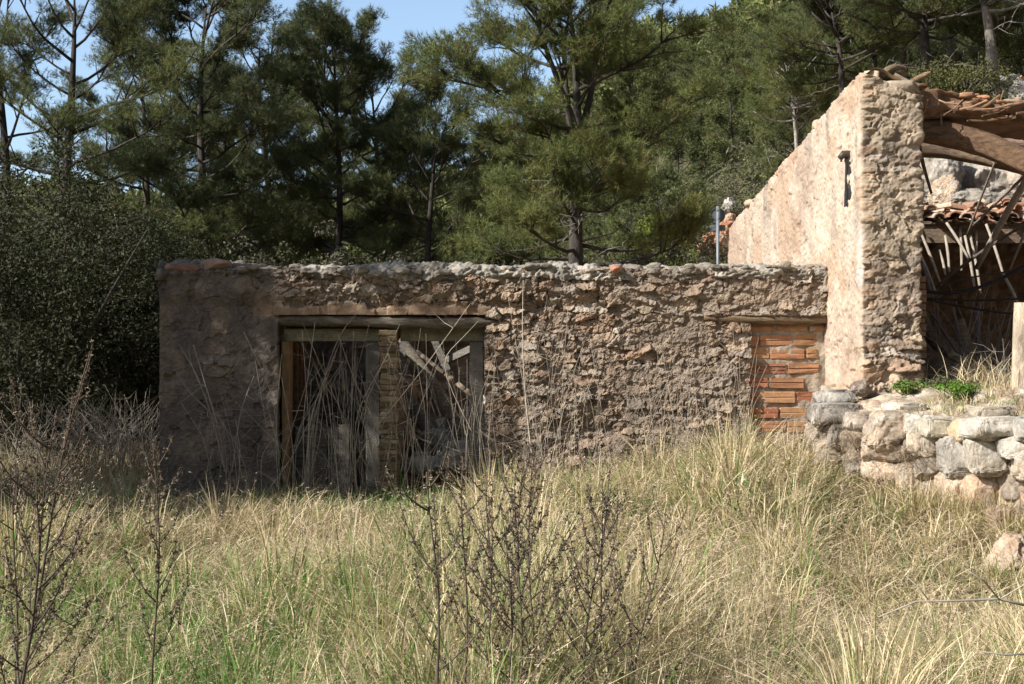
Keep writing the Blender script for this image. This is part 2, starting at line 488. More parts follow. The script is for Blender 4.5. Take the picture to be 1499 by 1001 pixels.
    v, f = rock((-3.15, YF - .05, 2.49), (.34, .2, .15), 902, .2, ICO4); mb.add(v, f, (.30, .2, .15))
    mb.build('coping', M['masonry'], outb, smooth=True)
build_facade()

def build_openings():
    g = rng(8)
    # split timber lintel over both doorways
    mb = MB()
    n = 40; xs = np.linspace(-2.52, -.18, n)
    pts = v3(xs, YF + .02, 1.885 + .012 * np.sin(xs * 2.1))
    rad = .062 * (1 - .55 * S((xs + .42) / .25) - .3 * S((-2.4 - xs) / .12))
    mb.tube(pts, rad, 14, (.20, .165, .125), amp=.25, seed=5)
    mb.tube(v3(xs[2:-3], YF + .2, 1.88), .07, 10, (.13, .10, .075), amp=.2, seed=6)
    mb.tube(v3(xs[2:-3], YF + .38, 1.87), .07, 10, (.13, .10, .075), amp=.2, seed=7)
    mb.build('timber_lintel', M['wood'], outb, smooth=True)
    # ochre brick pier between the doorways
    mb = MB(); z = -.4; k = 0
    while z < 1.80:
        hh = g.uniform(.042, .055)
        cc = np.array([(.25, .18, .10), (.28, .205, .12), (.20, .145, .09), (.26, .165, .10)][k % 4]) * g.uniform(.6, 1.15)
        dx, dy = g.uniform(-.008, .008), g.uniform(-.008, .008)
        if k % 2:
            mb.box((-1.32 + dx, YF + .12 + dy, z + hh / 2), (.196, .24, hh), col=cc, bev=.25, seed=k, jit=.012)
        else:
            mb.box((-1.372 + dx, YF + .12 + dy, z + hh / 2), (.094, .24, hh), col=cc, bev=.25, seed=k, jit=.012)
            mb.box((-1.27 + dx, YF + .12 - dy, z + hh / 2), (.094, .24, hh), col=cc * g.uniform(.8, 1.1), bev=.25, seed=k + 50, jit=.012)
        z += hh + .010; k += 1
    mb.box((-1.32, YF + .125, .70), (.168, .21, 2.2), col=(.33, .27, .19), bev=.05)
    mb.build('brick_pier', M['brick'], outb)
    # cement frame members behind the reveal
    for (xa, xb) in ((-2.46, -1.43), (-1.2, -.31)):
        mb = MB()
        mb.box(((xa + xb) / 2, YF + .17, 1.75), (xb - xa, .1, .14), col=(.22, .195, .125), bev=.1, seed=3, jit=.008)
        mb.box((xb - .075, YF + .20, .66), (.15, .12, 2.04), col=(.155, .14, .12), bev=.1, seed=4, jit=.008)
        if xa < -2:
            mb.box((xa + .02, YF + .22, .66), (.07, .30, 2.04), col=(.27, .17, .085), bev=.1, seed=5, jit=.01)
        mb.build('door_frame', M['mortar'], outb)
    # left doorway: remains of a half door, with a stained inner leaf swung open
    mb = MB()
    for i in range(5):
        x = -2.36 + .118 * i
        mb.box((x + .055, YF + .26 + g.uniform(-.006, .006), .35), (.113, .03, .82 + g.uniform(-.03, .03)), col=np.array([.20, .17, .14]) * g.uniform(.8, 1.1), bev=.12, seed=i, jit=.004)
    mb.box((-2.08, YF + .287, .62), (.56, .025, .09), col=(.20, .17, .14), seed=9, jit=.004)
    hd = mb.build('half_door', M['wood'], outb)
    mb = MB()
    for i in range(3):
        mb.box((-2.37 + .012 * i, YF + .42 + .15 * i, .80), (.028, .145, 1.72), col=np.array([.19, .10, .05]) * g.uniform(.8, 1.1), bev=.1, seed=20 + i, jit=.004)
    mb.build('open_door_leaf', M['wood'], outb)
    # hollow brick infill of the third opening
    mb = MB(); mm = MB()
    nu, nv = 90, 170
    us = np.linspace(2.4, 3.46, nu); vs = np.linspace(-.3, 1.93, nv)
    U, V = np.meshgrid(us, vs, indexing='ij')
    D = .055 * (fbm(v3(U * 7, V * 7, 0), 4, 81) - .5) + .015 * (fbm(v3(U * 30, V * 30, 0), 3, 82) - .5) + .022 * S((U - 3.36) / .1 + (fbm(v3(U * 3, V * 5, 2), 2, 84) - .5) * 2.5)
    Cm = np.array([.34, .28, .215]) * (.7 + .6 * fbm(v3(U * 9, V * 9, 3), 3, 83))[..., None]
    sheet(mm, v3(U, np.full(U.shape, YF + .078), V), np.array([0, -1., 0]), D, Cm, np.ones((nu - 1, nv - 1), bool), .2, 1)
    mm.build('infill_mortar', M['mortar'], outb, smooth=True)
    z = -.22; row = 0
    while z < 1.86:
        hh = g.uniform(.112, .124)
        x = 2.45 + (0.0 if row % 2 else .21) + g.uniform(-.05, .05)
        if row % 2 == 0:
            seq = [(2.44, x - .02)]
        else:
            seq = []
        while x < 3.36:
            L_ = g.uniform(.30, .42)
            seq.append((x, min(x + L_, 3.38))); x += L_ + .022
        for (a, b) in seq:
            if b - a < .13 or g.random() < .04: continue
            if row in (2, 5, 8, 11, 12) and b > 3.3 and a > 3.0: b = 3.28
            cc = np.array([(.42, .20, .105), (.38, .155, .085), (.45, .25, .13), (.34, .155, .095), (.43, .215, .115)][g.integers(5)]) * g.uniform(.8, 1.05)
            yo = YF + .115 + g.uniform(-.012, .008); tz = g.uniform(-.006, .006)
            sub = 2 if g.random() < .75 else 3
            sh = hh / sub
            for s_ in range(sub):
                mb.box(((a + b) / 2, yo, z + sh * (s_ + .5) + tz), (b - a, .11, sh - .006), col=cc * g.uniform(.93, 1.04), bev=.18, seed=row * 9 + s_, jit=.010)
            mb.box(((a + b) / 2, yo + .006, z + hh / 2 + tz), (b - a - .01, .10, hh - .02), col=cc * .85, bev=.05)
        z += hh + g.uniform(.028, .042); row += 1
    mb.build('brick_infill', M['brick'], outb)
    mb = MB(); xs = np.linspace(2.05, 3.40, 24)
    mb.tube(v3(xs, YF - .02, 1.93 - .02 * np.sin((xs - 2) * 2)), .05 * (1 - .6 * S((2.35 - xs) / .3)), 12, (.27, .19, .12), amp=.35, seed=9)
    mb.tube(v3(xs[8:], YF + .08, 1.90), .06, 10, (.2, .14, .09), amp=.3, seed=10)
    mb.build('rotten_lintel', M['wood'], outb, smooth=True)
    # rear and cross walls, remains of the boarded roof over the left room
    mb = MB()
    def plain(x0, x1, y0, y1, zt, seed, flip=1):
        L_ = math.hypot(x1 - x0, y1 - y0); nu = int(L_ / .05) + 2; nv = int((zt + .4) / .05)
        t = np.linspace(0, 1, nu); U, V = np.meshgrid(t, np.linspace(-.4, zt, nv), indexing='ij')
        V = V + (V > zt - .06) * .12 * (fbm(v3(U * L_ * 2, 0, seed), 3, seed) - .5)[...]
        n = np.array([(y1 - y0) / L_, -(x1 - x0) / L_, 0]) * flip
        h, c = rubble(U * L_ + seed, V, seed)
        sheet(mb, v3(x0 + (x1 - x0) * U, y0 + (y1 - y0) * U, V), n, h, c, np.ones((nu - 1, nv - 1), bool), .35, 1)
    plain(-3.7, 3.3, 17.2, 17.2, 2.2, 41)
    plain(-3.45, -3.45, 14.2, 17.2, 2.3, 43, -1)
    plain(-1.3, -1.3, 17.2, 14.35, 1.2, 44, -1)
    mb.build('rear_wall', M['masonry'], outb, smooth=True)
    mb = MB()
    for i in range(14):
        mb.box((-2.85, 14.28 + .215 * i, 2.22), (1.4, .205, .04), col=np.array([.14, .10, .07]) * g.uniform(.7, 1.1), bev=.1, seed=i, jit=.006)
    for i in range(6):  # unseen boards added over the right room's rear to shade its back wall
        mb.box((-.15, 15.95 + .215 * i, 2.12 - .02 * i), (3.3, .2, .04), col=np.array([.14, .10, .07]) * g.uniform(.7, 1.1), bev=.1, seed=40 + i, jit=.01)
    mb.build('roof_boards', M['wood'], outb)
build_openings()

def rotm(d):
    """matrix whose X axis is d"""
    d = np.asarray(d, float); d /= np.linalg.norm(d)
    up = np.array([0, 0, 1.]) if abs(d[2]) < .9 else np.array([0, 1., 0])
    b = np.cross(up, d); b /= np.linalg.norm(b); c = np.cross(d, b)
    return np.stack([d, b, c], 1)

def plank(name, label, cat, a, b, w, t, col, seed, group=None, tilt=0, matk='wood'):
    a, b = np.asarray(a, float), np.asarray(b, float)
    d = b - a; L_ = np.linalg.norm(d); Rm = rotm(d)
    ct, st = math.cos(tilt), math.sin(tilt)
    Rm = Rm @ np.array([[1, 0, 0], [0, ct, -st], [0, st, ct]])
    mb = MB(); n = 7
    for i in range(n):  # short lengths butted end to end give a gently bowed board
        pass
    us = np.linspace(0, L_, 24)
    pr = np.array([(-1, -1), (-.9, -1), (.9, -1), (1, -1), (1, 1), (.9, 1), (-.9, 1), (-1, 1)]) * .5
    V = []
    for u in us:
        wv = w * (1 + .12 * (vnoise(v3(u * 6, seed, 0)) - .5))
        e = 0 if 0 < u < L_ else .02
        V.append(np.stack([np.full(8, u + 0) + (rng(seed + int(u * 99)).uniform(-e, e, 8)), pr[:, 0] * wv, pr[:, 1] * t + .02 * math.sin(u * 1.3 + seed)], -1))
    V = np.concatenate(V) @ Rm.T + a
    i = np.arange(23)[:, None] * 8; j = np.arange(8)[None, :]; k = (j + 1) % 8
    q = np.stack([i + j, i + k, i + 8 + k, i + 8 + j], -1).reshape(-1, 4)
    f = np.concatenate([q[:, [0, 1, 2]], q[:, [0, 2, 3]], [[0, x + 1, x] for x in range(1, 7)], [[184, 184 + x, 185 + x] for x in range(1, 7)]])
    mb.add(V, f, np.asarray(col))
    return tag(mb.build(name, M[matk], origin=(a + b) / 2 * np.array([1, 1, 0]) + np.array([0, 0, min(a[2], b[2])])), label, cat, group)

def logthing(name, label, cat, pts, rad, col, seed, sides=22, amp=.2, group=None, matk='wood', nseg=30):
    pts = np.asarray(pts, float)
    t = np.linspace(0, 1, len(pts)); tt = np.linspace(0, 1, nseg)
    pp = np.stack([np.interp(tt, t, pts[:, k]) for k in range(3)], -1)
    if len(pts) > 2:
        for _ in range(4):
            pp[1:-1] = (pp[:-2] + 2 * pp[1:-1] + pp[2:]) / 4
    rr = np.interp(tt, np.linspace(0, 1, np.size(rad)), np.atleast_1d(rad))
    mb = MB(); mb.tube(pp, rr, sides, col, amp=amp, seed=seed)
    lo = pp[np.argmin(pp[:, 2])]
    return tag(mb.build(name, M[matk], smooth=True, origin=lo), label, cat, group)

# fallen roof inside the right room, seen through the right doorway
logthing('fallen_beam', 'thick dark beam fallen diagonally across the right doorway, upper one', 'beam', [P(585, 500, 15.5), P(640, 575, 15.3), P(712, 690, 15.0)], .09, (.34, .29, .22), 31)
logthing('fallen_beam', 'thick grey beam fallen diagonally behind the right doorway, lower one', 'beam', [P(580, 570, 15.5), P(640, 640, 15.3), P(712, 740, 15.0)], .10, (.40, .36, .31), 32)
plank('loose_slat', 'pale splintered slat hanging at the top left of the right doorway', 'plank', P(592, 488, 15.1), P(584, 552, 15.0), .08, .02, (.24, .215, .19), 3)
plank('loose_slat', 'pale splintered slat hanging at the top middle of the right doorway', 'plank', P(632, 488, 15.2), P(655, 540, 15.0), .08, .02, (.25, .225, .2), 4, tilt=.5)
plank('loose_slat', 'weathered board end jutting out at the top right of the right doorway', 'plank', P(645, 530, 15.3), P(700, 505, 15.0), .12, .03, (.27, .24, .2), 5, tilt=.9)
mb = MB(); g = rng(44)
for k in range(90):
    x, y = g.uniform(-1.1, .8), g.uniform(14.5, 16.8)
    hgt = .25 + .85 * (1 - abs(x + .1) / 1.3) * S((y - 14.2) / 1.2)
    s = g.uniform(.12, .4)
    v, f = rock((x, y, hgt + g.uniform(-.25, .05)), (s * 1.3, s, s * .7), 500 + k, .4, ICO3)
    mb.add(v, f, np.array([.50, .46, .40]) * g.uniform(.6, 1.1))
tag(mb.build('rubble_heap', M['rockm'], origin=(-.1, 15.6, -.2)), 'heap of grey rubble inside the right doorway', 'rubble', kind='stuff')
mb = MB()
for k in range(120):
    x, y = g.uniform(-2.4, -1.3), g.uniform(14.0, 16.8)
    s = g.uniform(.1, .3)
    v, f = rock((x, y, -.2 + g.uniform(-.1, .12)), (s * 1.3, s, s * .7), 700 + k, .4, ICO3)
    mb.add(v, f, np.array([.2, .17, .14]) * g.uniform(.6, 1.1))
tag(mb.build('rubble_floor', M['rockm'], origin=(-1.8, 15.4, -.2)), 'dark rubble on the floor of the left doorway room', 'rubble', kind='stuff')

# ------------------------------------------------------------------ the taller ruined house on the right
HXL, HY0, HY1 = 3.40, 12.35, 19.9
house = thing('ruined_house', 'taller ruined house with pale plastered side wall, stone end pillar and collapsed front', 'ruin', (4.5, 14., .6))

def build_house():
    # the sheet runs down the plastered side, round the broken corner and across the wall end
    La, Lb, Lc = HY1 - HY0, .53, 5.6
    s = np.concatenate([np.linspace(0, 5.6, 190), np.linspace(5.6, La + Lb + .25, 330)[1:], np.linspace(La + Lb + .25, La + Lb + Lc, 120)[1:]])
    nv = 430
    zz = np.linspace(0, 1, nv)
    zb = .15
    def prof(y, x):
        return 4.27 - (y - HY0) * (.84 / 7.85)
    Pb = np.zeros((len(s), nv, 3)); Nn = np.zeros((len(s), nv, 3))
    for i, q in enumerate(s):
        if q <= La:
            x, y, n = HXL, HY1 - q, np.array([-1., 0, 0])
        elif q <= La + Lb:
            x, y, n = HXL + q - La, HY0, np.array([0, -1., 0])
        else:
            x, y, n = HXL + Lb, HY0 + q - La - Lb, np.array([1., 0, 0])
        d1 = abs(q - La)
        if d1 < .05:
            a = (q - La) / .05 * .5 + .5
            n = np.array([-(1 - a), -a, 0]); n /= np.linalg.norm(n)
        d2 = abs(q - La - Lb)
        if d2 < .04:
            a = (q - La - Lb) / .04 * .5 + .5
            n = np.array([a, -(1 - a), 0]); n /= np.linalg.norm(n)
        t = prof(y, x)
        if q > La + Lb: t = t - .23 * (1 - S((y - HY0) / 1.2))
        if La - .02 <= q <= La + Lb + .02:
            t = 4.27 - .20 * S((q - La) / Lb) - .03
        t += .05 * (fbm(v3(np.array([y * 2.5]), np.array([x * 2.5]), 0), 3, 5)[0] - .5)
        Pb[i, :, 0] = x; Pb[i, :, 1] = y; Pb[i, :, 2] = zb + (t - zb) * zz
        Nn[i] = n
    U = np.broadcast_to(s[:, None], (len(s), nv)); Z = Pb[..., 2]
    p = v3(U, Z, 1.)
    # plaster
    hp = .04 + .06 * (fbm(p * 1.2, 3, 101) - .5) + .045 * (fbm(p * 7, 4, 102, .6) - .5) + .020 * (fbm(p * 30, 2, 103) - .5)
    pit = S((fbm(p * v3(11., 5., 1.), 3, 104) - .64) / .05); hp = hp - .022 * pit
    tone = S((fbm(p * .8, 4, 105) - .38) / .22)[..., None]
    cp = np.array([.43, .325, .25]) * (1 - tone) + np.array([.55, .44, .345]) * tone
    warm = S((fbm(p * 1.7, 4, 106) - .52) / .1)[..., None] * .6
    cp = cp * (1 - warm) + np.array([.43, .285, .185]) * warm
    white = (S((Z - 1.9) / .3) * S((3.1 - Z) / .5) * S((U - 7.1) / .4) * S((fbm(p * 3, 4, 108) - .42) / .15))[..., None] * .6
    cp = cp * (1 - white) + np.array([.62, .595, .56]) * white
    greyt = (S((fbm(v3(U * 3.5, Z * .7, 2), 4, 109) - .56) / .1) * S((Z - 2.2) / 1.5))[..., None] * .7
    cp = cp * (1 - greyt) + np.array([.30, .255, .21]) * greyt
    # bare stonework on the end face and low down round the corner
    h1, c1 = rubble(U, Z, 23, cw=.19, ch=.10)
    h2, c2 = rubble(U + 9, Z, 29, cw=.24, ch=.115)
    low = S((2.35 - Z) / .35)
    hr = h1 * (1 - low) * .5 + h2 * low * .8; cr = c1 * (1 - low[..., None]) + c2 * 1.18 * low[..., None]
    # smeared mortar over the upper end face
    sm = S((fbm(p * 2.6, 4, 111) - .42) / .12) * S((Z - 2.3) / .3) + S((Z - 3.75) / .15 + (fbm(p * 5, 3, 115) - .5)) * .9
    sm = np.clip(sm, 0, 1) * .85
    cm = np.array([.40, .32, .235]) * (.75 + .5 * fbm(p * 6, 4, 112))[..., None]
    hm = .045 + .04 * (fbm(p * 6, 4, 113) - .5) + .035 * (fbm(p * 21, 4, 116, .7) - .5) - .03 * S((fbm(p * 12, 3, 118) - .6) / .05)
    hr = hr * (1 - sm) + (hm + .35 * hr) * sm; cr = cr * (1 - sm[..., None]) + cm * sm[..., None]
    fr = S((U - (La - .03 - .10 * (fbm(v3(Z * 5, 0, 0), 3, 114) - .5))) / .05)
    ero = S((2.15 - Z) / .5 + (fbm(p * 3, 4, 117) - .5) * 2) * S((U - (La - 1.0)) / .5) * .65
    w = np.clip(np.maximum(fr, ero), 0, 1)
    hr = np.where(fr < .5, hr * .7, hr)
    co = cr * (1 - ero[..., None] * (1 - fr[..., None]) * .75) + np.array([.46, .305, .205]) * ero[..., None] * (1 - fr[..., None]) * .75
    h = hp * (1 - w) + hr * w; c = cp * (1 - w[..., None]) + co * w[..., None]
    # bricks and flat stones tied in at the corner
    cn = np.exp(-((U - La - .06) / .07) ** 2)
    lay = S((vnoise(v3(0 * Z, Z * 24, 3), 5) - .45) / .1)
    h = h + cn * lay * .012
    c = c * (1 - (cn * lay * .35)[..., None]) + np.array([.55, .36, .22]) * (cn * lay * .35)[..., None]
    mb = MB(); sheet(mb, Pb, Nn, h, c, np.ones((len(s) - 1, nv - 1), bool), .04, 1, 7)
    # wall head
    nh = 160; ys = np.linspace(HY0 - .02, HY1, nh); xs = np.linspace(HXL - .02, HXL + .55, 24)
    Yh, Xh = np.meshgrid(ys, xs, indexing='ij')
    tx = (Xh - HXL) / .53
    Zh = 4.27 - (Yh - HY0) * (.84 / 7.85) - .2 * S(tx) * (1 - S((Yh - HY0) / 1.)) + .07 * np.sin(np.clip(tx, 0, 1) * math.pi) - .035
    Zh = Zh + .09 * (fbm(v3(Xh * 6, Yh * 6, 0), 4, 121) - .5) + .05 * np.sin(np.clip(tx, 0, 1) * 3.14)
    edge = ((tx < .0) | (tx > 1.0))
    Zh = Zh - .05 * edge
    Ch = np.array([.47, .38, .28]) * (.65 + .7 * fbm(v3(Xh * 5, Yh * 5, 0), 4, 122))[..., None]
    idx = np.arange(nh * 24).reshape(nh, 24)
    qd = np.stack([idx[:-1, :-1], idx[:-1, 1:], idx[1:, 1:], idx[1:, :-1]], -1).reshape(-1, 4)
    mb.add(v3(Xh, Yh, Zh).reshape(-1, 3), np.concatenate([qd[:, [0, 1, 2]], qd[:, [0, 2, 3]]]), Ch.reshape(-1, 3))
    v, f = rock((3.49, 12.46, 4.24), (.22, .3, .16), 77, 0, ICO4); mb.add(v, f, (.50, .40, .29))
    v, f = rock((3.75, 12.45, 4.13), (.5, .3, .14), 78, .4, ICO4); mb.add(v, f, (.45, .36, .27))
    g = rng(3)
    for k in range(26):
        y = g.uniform(HY0 + .5, HY1)
        z = 4.27 - (y - HY0) * (.84 / 7.85)
        sz = g.uniform(.1, .24)
        v, f = rock((HXL + g.uniform(.0, .3), y, z + g.uniform(-.03, .03)), (sz, sz * 1.5, sz * .6), 1300 + k, .3, ICO3); mb.add(v, f, np.array([.5, .39, .28]) * g.uniform(.7, 1.1))
    v, f = rock((3.40, 16.2, 3.82), (.1, .16, .1), 79, .3, ICO3); mb.add(v, f, (.5, .22, .13))
    # rounded plaster end of the far corner, standing proud over the low wall
    v, f = rock((3.60, 19.75, 3.05), (.48, .7, .75), 80, .5, ICO4, rough=.05); mb.add(v, f, (.48, .39, .30))
    mb.build('side_wall', M['plaster'], house, smooth=True)

    # inner reveal of bricks beside the opening
    mb = MB(); z = 1.1; k = 0
    while z < 2.3:
        hh = g.uniform(.05, .07)
        mb.box((4.02, 12.95 + g.uniform(-.02, .02), z + hh / 2), (.2, .42, hh), col=np.array([.30, .185, .12]) * g.uniform(.7, 1.1), bev=.2, seed=k, jit=.01)
        z += hh + .01; k += 1
    mb.build('brick_jamb', M['brick'], house)

    # rear wall and far side wall of the house
    mb = MB()
    def plain(x0, x1, y0, y1, zt, seed, flip=1, step=.05):
        L_ = math.hypot(x1 - x0, y1 - y0); nu = int(L_ / step) + 2; nv = int((zt - .6) / step)
        U, V = np.meshgrid(np.linspace(0, 1, nu), np.linspace(.6, zt, nv), indexing='ij')
        n = np.array([(y1 - y0) / L_, -(x1 - x0) / L_, 0]) * flip
        h, c = rubble(U * L_ + seed, V, seed)
        sheet(mb, v3(x0 + (x1 - x0) * U, y0 + (y1 - y0) * U, V), n, h, c * np.array([.85, .75, .68]), np.ones((nu - 1, nv - 1), bool), .4, 1)
    plain(3.9, 9.0, 18.8, 18.8, 3.35, 51)
    mb.build('rear_wall', M['masonry'], house, smooth=True)
    mb = MB(); plain(9.0, 9.0, 18.8, 13.0, 3.4, 53)
    mb.build('far_wall', M['masonry'], house, smooth=True)

    # the strip of tiled roof left at the back: fascia beam, boards, barrel tiles
    rf = MB()
    ybk, yfr, zbk, zfr = 19.0, 16.6, 3.60, 3.25
    fs = MB()
    fs.box((6.45, yfr + .12, 3.10), (5.1, .14, .26), col=(.27, .20, .14), bev=.08, seed=2, jit=.012)
    fs.build('fascia_beam', M['wood'], house)
    bd = MB()
    for i in range(20):
        bd.box((4.06 + .256 * i, (ybk + yfr) / 2, (zbk + zfr) / 2 - .02), (.235, 2.4, .03), rot=np.array([[1, 0, 0], [0, .989, -.145], [0, .145, .989]]), col=np.array([.26, .2, .14]) * g.uniform(.7, 1.1), seed=i, jit=.006)
    bd.build('roof_boards', M['wood'], house)
    th = np.linspace(0, math.pi, 9)
    def tile(c, d, rad, L_, col, up=1):
        Rm = rotm(d)
        ys = np.linspace(-L_ / 2, L_ / 2, 3)
        V = []
        for t_, rr in ((0, rad), (1, rad - .016)):
            for u in ys:
                k = rr * (1 - .12 * (u / L_ + .5))
                V.append(np.stack([np.full(9, u), np.cos(th) * k, np.sin(th) * k * up * .8], -1))
        V = np.array(V).reshape(2, 3, 9, 3)
        idx = np.arange(54).reshape(2, 3, 9); F = []
        for a in range(2):
            for i in range(2):
                for j in range(8):
                    q = [idx[a, i, j], idx[a, i, j + 1], idx[a, i + 1, j + 1], idx[a, i + 1, j]]
                    if a: q = q[::-1]
                    F += [[q[0], q[1], q[2]], [q[0], q[2], q[3]]]
        for i in (0, 2):
            for j in range(8):
                q = [idx[0, i, j], idx[1, i, j], idx[1, i, j + 1], idx[0, i, j + 1]]
                F += [[q[0], q[1], q[2]], [q[0], q[2], q[3]]]
        rf.add(V.reshape(-1, 3) @ Rm.T + np.asarray(c), F, col)
    cols = [(.50, .30, .20), (.55, .37, .26), (.46, .25, .16), (.58, .44, .33), (.40, .24, .17)]
    sl = np.array([0, .985, .15])
    for i in range(25):
        for j in range(7):
            if g.random() < .12: continue
            x = 4.05 + i * .2 + g.uniform(-.025, .025); u = j * .34 + g.uniform(-.05, .03)
            d = sl + np.array([g.normal(0, .06), 0, g.normal(0, .03)])
            cc = np.array(cols[g.integers(5)]) * g.uniform(.8, 1.1)
            tile((x, yfr - .02 + u, zfr + .05 + u * .15 + .012 * (j % 2)), d, g.uniform(.085, .1), .42, cc, 1)
            tile((x + .1, yfr + .03 + u, zfr + .035 + u * .15), d, .085, .42, cc * .8, -.6)
    # broken pieces lying on the edge
    for k in range(70):
        x = g.uniform(4.0, 8.5)
        tile((x, yfr + g.uniform(-.1, .7), zfr + .13 + g.uniform(0, .08)), g.normal(0, 1, 3) * np.array([1, 1, .25]), g.uniform(.06, .1), g.uniform(.12, .35), np.array(cols[g.integers(5)]) * g.uniform(.75, 1.1), 1)
    rf.build('tile_roof', M['tile'], house)
build_house()

# remains of the front roof: rotten covering and logs
def roof_remnant():
    g = rng(61)
    r = thing('roof_remnant', 'rotten strip of earth and cane roof covering littered with tile crumbs above the open front', 'roof', (5.4, 13., 3.85))
    nu, nv = 150, 60
    us = np.linspace(3.88, 7.2, nu); th = np.linspace(0, 2 * math.pi, nv)
    U, T = np.meshgrid(us, th, indexing='ij')
    cz = 4.06 - .06 * S((U - 4.2) / .8) - .02 * (U - 4)
    hz = .17 - .05 * S((U - 4.1) / .5) + .05 * (fbm(v3(U * 3, 0, 0), 3, 131) - .5)
    hy = .62
    sx = np.sign(np.cos(T)) * np.abs(np.cos(T)) ** .5; sz = np.sign(np.sin(T)) * np.abs(np.sin(T)) ** .6
    lay = .05 * (vnoise(v3(U * 2, sz * 5, 0), 141) - .5)
    rr = 1 + .5 * (fbm(v3(U * 6, np.cos(T) * 2, np.sin(T) * 3), 4, 132) - .5) + lay
    Yp = 13.35 + sx * hy * rr; Zp = cz + sz * hz * rr + .03 * (fbm(v3(U * 14, sx * 8, sz * 8), 3, 134) - .5)
    c = np.array([.235, .14, .085]) * (.5 + .8 * fbm(v3(U * 5, T, 1), 4, 133))[..., None]
    strip = S((vnoise(v3(U * 3, sz * 11, 2), 135) - .5) / .1)[..., None] * .6
    c = c * (1 - strip) + np.array([.22, .14, .095]) * strip
    idx = np.arange(nu * nv).reshape(nu, nv)
    qd = np.stack([idx[:-1, :-1], idx[1:, :-1], idx[1:, 1:], idx[:-1, 1:]], -1).reshape(-1, 4)
    mb = MB(); mb.add(v3(U, Yp, Zp).reshape(-1, 3), np.concatenate([qd[:, [0, 2, 1]], qd[:, [0, 3, 2]]]), c.reshape(-1, 3))
    mb.build('earth_covering', M['masonry'], r, smooth=True)
    cr = MB()
    for k in range(220):
        x = g.uniform(3.95, 7.1); y = g.uniform(12.75, 13.9); s = g.uniform(.03, .13)
        z = 4.21 - .06 * S((x - 4.2) / .8) - .02 * (x - 4) - .05 * S((x - 4.1) / .5) + g.uniform(-.03, .03)
        v, f = rock((x, y, z), (s * 1.6, s, s * .55), 1500 + k, .5, ICO3)
        cr.add(v, f, np.array([(.50, .24, .13), (.42, .33, .25), (.36, .2, .12), (.55, .42, .32)][g.integers(4)]) * g.uniform(.7, 1.1))
    cr.build('tile_crumbs', M['tile'], r, smooth=True)['kind'] = 'stuff'
    st = MB()
    for k in range(60):
        x = g.uniform(3.95, 7); y = g.uniform(12.72, 12.9); z = 4.0 + g.uniform(-.1, .12)
        d = np.array([g.normal(0, 1), -.2, g.normal(0, .35)]); d /= np.linalg.norm(d)
        q = np.array([x, y, z]); L_ = g.uniform(.15, .5)
        st.tube([q, q + d * L_ * .5 + np.array([0, 0, -.02]), q + d * L_], g.uniform(.006, .014), 5, np.array([.33, .2, .12]) * g.uniform(.6, 1.2))
    st.build('cane_ends', M['twig'], r)['kind'] = 'stuff'
roof_remnant()
logthing('roof_log', 'thick dark log running down to the right under the rotten roof strip', 'log', [P(1310, 178, 13.0), P(1345, 188, 12.95), P(1400, 198, 12.85), P(1450, 214, 12.7), P(1499, 236, 12.5), P(1600, 285, 12.2)], [.125, .13, .135, .125, .12], (.25, .155, .095), 201, sides=30, amp=.22)
logthing('roof_log', 'slimmer brown log seen level between the pillar and the dark sloping log', 'log', [P(1335, 215, 14.6), P(1390, 220, 14.6), P(1450, 232, 14.4), P(1520, 250, 14.0)], [.10, .09, .075], (.27, .19, .13), 202, sides=26, amp=.22)
logthing('roof_log', 'short pinkish log end between the two roof logs at the right edge', 'log', [P(1425, 208, 15.4), P(1460, 207, 15.4), P(1600, 212, 15.4)], [.08, .09], (.50, .35, .27), 203, amp=.12)
logthing('roof_batten', 'flat reddish log lying along the top of the roof strip at the right', 'log', [P(1420, 172, 13.0), P(1499, 176, 12.9), P(1640, 184, 12.7)], [.05, .07], (.38, .22, .13), 204, amp=.2)

# branches and a stick lying on top of the stone pillar
logthing('dry_branch', 'crooked tan branch arching over the pillar top, upper one', 'branch', [P(1272, 110, 12.5), P(1288, 113, 12.45), P(1300, 102, 12.45), P(1312, 97, 12.5), P(1326, 101, 12.55)], [.022, .04, .035, .028], (.33, .25, .15), 211, 10, .1)
logthing('dry_branch', 'shorter tan branch tucked under the crooked one on the pillar top', 'branch', [P(1295, 116, 12.5), P(1306, 107, 12.5), P(1316, 104, 12.5), P(1327, 108, 12.6)], [.02, .03, .028], (.38, .29, .18), 212, 10, .1)
logthing('dry_branch', 'straight pale stick lying slanted down the pillar top', 'branch', [P(1310, 108, 12.42), P(1326, 117, 12.40), P(1345, 125, 12.38)], [.018, .02], (.44, .36, .26), 213, 8, .1)
logthing('dry_branch', 'broken stick with orange split end pointing right off the pillar top', 'branch', [P(1328, 122, 12.7), P(1345, 114, 12.7), P(1356, 109, 12.7), P(1363, 105, 12.7)], [.02, .03, .03, .012], (.40, .28, .17), 214, 10, .1)
logthing('dry_branch', 'grey weathered stick poking out of the roof strip rubble', 'branch', [P(1375, 152, 13.1), P(1392, 145, 13.0), P(1407, 139, 13.0)], [.03, .026, .01], (.40, .36, .31), 215, 8, .15)

